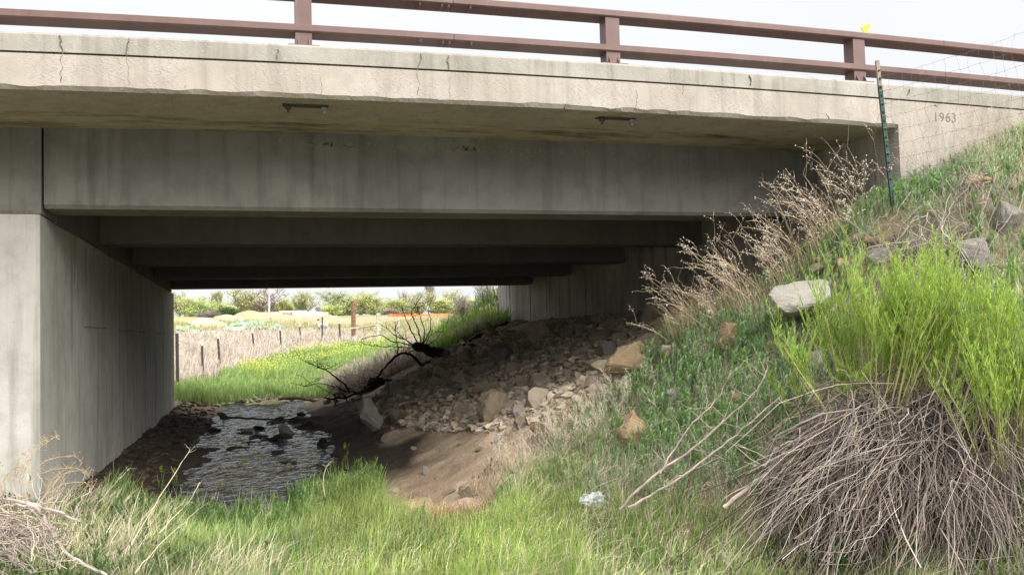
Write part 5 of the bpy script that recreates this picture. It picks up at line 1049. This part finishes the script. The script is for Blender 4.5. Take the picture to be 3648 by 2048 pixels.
T = [(662, 797, 250, 95, 72, 'bare', 'wide pinkish bare tree with fanning limbs behind the grey pole'), (600, 797, 245, 72, 62, 'olive', 'rounded olive green tree overlapping the left side of the pinkish tree'),
     (760, 796, 250, 52, 58, 'olive_vase', 'round topped tree with open pale green crown above the white building'), (858, 797, 235, 95, 70, 'green', 'broad pale green tree with leaning trunk left of the brown timber post'),
     (905, 797, 230, 70, 66, 'yellow', 'yellow green tree directly behind the brown timber post'), (948, 797, 235, 66, 52, 'olive', 'rounded olive tree right of the brown timber post'), (452, 800, 240, 34, 60, 'olive_vase', 'tall thin feathery tree at the left edge of the far view'),
     (480, 800, 235, 52, 46, 'yellow', 'yellow green bushy tree second from the left in the far tree line'), (510, 800, 230, 58, 40, 'green', 'low green tree with visible trunk left of the feathery poplar'), (541, 800, 240, 28, 62, 'olive_vase', 'feathery upright poplar between the low green tree and olive trees'),
     (555, 800, 235, 60, 42, 'yellow', 'yellow green bush like tree under the feathery poplar'), (722, 796, 250, 34, 44, 'yellow', 'narrow yellow green tree between the pinkish tree and the round topped tree'), (835, 797, 228, 48, 32, 'yellow', 'low bright yellow green tree right of the dark roof'),
     (1000, 796, 245, 56, 46, 'yellow', 'pale yellow green tree left end behind the orange barrier'), (1018, 796, 250, 30, 60, 'bare', 'thin bare tree top rising behind the orange barrier'), (1054, 796, 240, 60, 62, 'olive_vase', 'tall pale green tree behind the middle of the orange barrier'),
     (1085, 796, 250, 22, 74, 'grey', 'dead bare tree spire right of the tall pale green tree'), (1112, 796, 240, 60, 52, 'yellow', 'yellow green tree behind the right end of the orange barrier'), (1138, 796, 250, 56, 66, 'olive_vase', 'twin topped tree right of the dead bare spire'),
     (1180, 796, 240, 70, 50, 'yellow', 'yellow green tree partly hidden by the right bank'), (577, 797, 222, 36, 22, 'dark', 'small dark green juniper left of the largest soil pile'), (530, 800, 222, 55, 16, 'grey', 'low greyish purple thicket at the foot of the left trees'),
     (745, 796, 265, 40, 36, 'yellow', 'small yellow green tree behind the white building'), (800, 796, 268, 46, 30, 'bare', 'small bare tree behind the dark roof'), (985, 797, 225, 40, 22, 'grey', 'low grey brush left of the orange barrier')]
T += [(465, 799, 262, 60, 40, 'olive', 'pale olive tree in the back row at the far left'), (625, 797, 268, 60, 44, 'yellow', 'yellow green tree in the back row left of the pinkish tree'), (690, 797, 270, 50, 34, 'olive', 'olive tree in the back row just right of the grey pole'), (1030, 796, 262, 66, 42, 'olive', 'olive tree in the back row behind the orange barrier'), (1150, 796, 262, 70, 44, 'green', 'green tree in the back row near the right bank'), (965, 796, 262, 60, 38, 'yellow', 'yellow tree in the back row right of the timber post'), (880, 797, 262, 60, 46, 'olive', 'olive tree in the back row left of the timber post')]
for i, (px, pb, Y, w, h, k, l) in enumerate(T): tree(px, pb, Y, w, h, k, i+3, l)

# field cover: reeds of dry weeds, green grass, yellow flowers
def scatter(poly, n, X, Y, seed, dz=0):
    r_ = np.random.default_rng(seed); y = np.exp(r_.uniform(math.log(Y[0]), math.log(Y[1]), n)); x = r_.uniform(-1, 1, n)*y*.32+y*.09; z = H(x, y); P = np.c_[x, y, z]; px, py = proj(P); return P[in_poly(px, py, poly)]
DRY = [(437, 965), (437, 850), (560, 838), (700, 832), (860, 835), (960, 850), (960, 862), (870, 870), (790, 885), (690, 905), (600, 935), (520, 965)]
def farblades(P, hr, wf, cols, lean, seed, a=None):
    r_ = np.random.default_rng(seed); a = a or Acc(); n = len(P); k = np.clip(1+fnoise(P[:, 0], P[:, 1], .5, 3), .5, 1.5); c = rgb(cols, n, r_)*r_.uniform(.75, 1.2, (n, 1))
    a.blades(P, r_.uniform(*hr, n)*k, P[:, 1]*wf*r_.uniform(.6, 1.3, n), r_.uniform(0, 6.28, n), np.clip(r_.normal(lean, .2, n), 0, .95), c, c*1.1); return a
PD = scatter(DRY, 90000, None, (21, 75), 1); a = farblades(PD, (.2, .55), .0011, [(.52, .44, .39), (.58, .50, .44), (.46, .38, .345), (.60, .54, .47), (.47, .42, .32)], .35, 2)
tag(a.build('dry_weeds', M_FAR), 'dense pinkish brown dry weeds around the field fence', None, None, 'stuff')
GF = [(437, 1010), (437, 968), (520, 960), (600, 930), (690, 900), (790, 880), (870, 865), (960, 858), (1010, 862), (1000, 900), (960, 960), (900, 990), (850, 1005), (760, 1002), (640, 1006), (540, 1018), (440, 1020)]
PG = scatter(GF, 90000, None, (19.8, 60), 3); a = farblades(PG, (.12, .34), .0009, [(.22, .34, .10), (.28, .39, .12), (.18, .29, .09), (.32, .39, .16)], .35, 4)
tag(a.build('field_grass', M_FAR), 'bright green grass on the creek flat beyond the bridge', None, None, 'stuff')
BR = [(1000, 900), (1060, 868), (1130, 820), (1190, 780), (1262, 735), (1290, 830), (1200, 845), (1120, 885), (1080, 925), (960, 990), (850, 1003), (800, 975), (880, 925)]
PB = scatter(BR, 120000, None, (18.4, 45), 5); px, py = proj(PB); a = farblades(PB[(py < 900) & (fnoise(PB[:, 0], PB[:, 1], .8, 3) > -.1)], (.1, .32), .0010, [(.24, .38, .07), (.30, .42, .09), (.20, .30, .08)], .4, 6)
tag(a.build('bank_grass', M_FAR), 'green grass on the far right bank beyond the abutment', None, None, 'stuff')
sel = (fnoise(PB[:, 0]+9, PB[:, 1], .9, 3) < .05) | ((py > 905) & (fnoise(PB[:, 0], PB[:, 1]+4, .9, 3) > -.15)); a = farblades(PB[sel], (.12, .42), .0009, [(.42, .36, .32), (.36, .30, .27), (.50, .44, .40), (.44, .38, .28)], .55, 7)
tag(a.build('dry_weeds', M_FAR), 'grey brown dry weeds tangled on the far right bank', None, None, 'stuff')
YF_ = [(600, 955), (590, 940), (680, 905), (790, 885), (860, 870), (930, 862), (975, 868), (960, 890), (890, 905), (800, 925), (720, 950), (650, 962)]
PY = scatter(YF_, 60000, None, (24, 60), 8); PY = PY[rg.random(len(PY)) < np.clip(.10+fnoise(PY[:, 0], PY[:, 1], .6, 3)*1.1, .02, .6)]; a = Acc(); a.dots(PY+np.c_[np.zeros((len(PY), 2)), rg.uniform(.3, .5, len(PY))], PY[:, 1]*.00065, (.62, .66, .16))
a2 = farblades(PY, (.25, .45), .0009, [(.28, .40, .09), (.33, .43, .12)], .2, 9, a)
tag(a.build('mustard_flowers', M_FAR), 'drift of yellow mustard flowers on the creek flat', None, None, 'stuff')
FF = [(437, 850), (437, 800), (1260, 796), (1180, 830), (1080, 860), (960, 858), (860, 838), (700, 834), (560, 840)]
PF = scatter(FF, 60000, None, (50, 130), 10); px, py = proj(PF); PF = PF[(rg.random(len(PF)) < .4+fnoise(PF[:, 0], PF[:, 1], .12, 3)) & ~in_poly(px, py, POLY_SAND)]; a = farblades(PF, (.15, .45), .0009, [(.38, .38, .18), (.42, .38, .24), (.30, .34, .13), (.46, .40, .28)], .4, 11)
tag(a.build('rough_grass', M_FAR), 'sparse rough grass over the construction field', None, None, 'stuff')
# bare shrub on the far bank by the abutment
for i, (px, pb, w, h, l) in enumerate([(1222, 770, 60, 62, 'twiggy grey shrub against the sky left of the abutment end'), (1165, 800, 60, 55, 'smaller twiggy shrub left of the grey one on the far bank')]):
    p = at(px, pb, 21); a = Acc(); r_ = random.Random(i); u = 21*K/FPX
    for k in range(26):
        d = np.array([r_.uniform(-.5, .5), r_.uniform(-.4, .4), 1.]); C = [p]
        for s in range(5): d = d+np.array([r_.uniform(-.25, .25), r_.uniform(-.2, .2), 0]); C.append(C[-1]+d/np.linalg.norm(d)*h*u/5*r_.uniform(.7, 1.1))
        a.path(C, np.linspace(.009, .004, 6), 3, (.30, .25, .22), False); twigs(a, C, 7, .25, .004, (.34, .29, .26), .8, i*50+k, 1, .3)
        a.dots(np.array([C[-1]+np.array([r_.uniform(-.1, .1), 0, r_.uniform(-.2, .1)]) for _ in range(5)]), .014, (.5, .44, .40))
    tag(a.build('bare_shrub', M_STEM), l, 'shrub')
PB2 = PB[(lambda q: in_poly(*q, [(1180, 800), (1262, 738), (1270, 800)]))(proj(PB))]; a = Acc(); leafy_acc(a, PB2[:200], .5, 4, (.14, .24, .08), (.22, .32, .12), 14, .02, .16); tag(a.build('green_shrub', M_LEAF), 'tall green herbs crowding the far end of the abutment', 'plants')
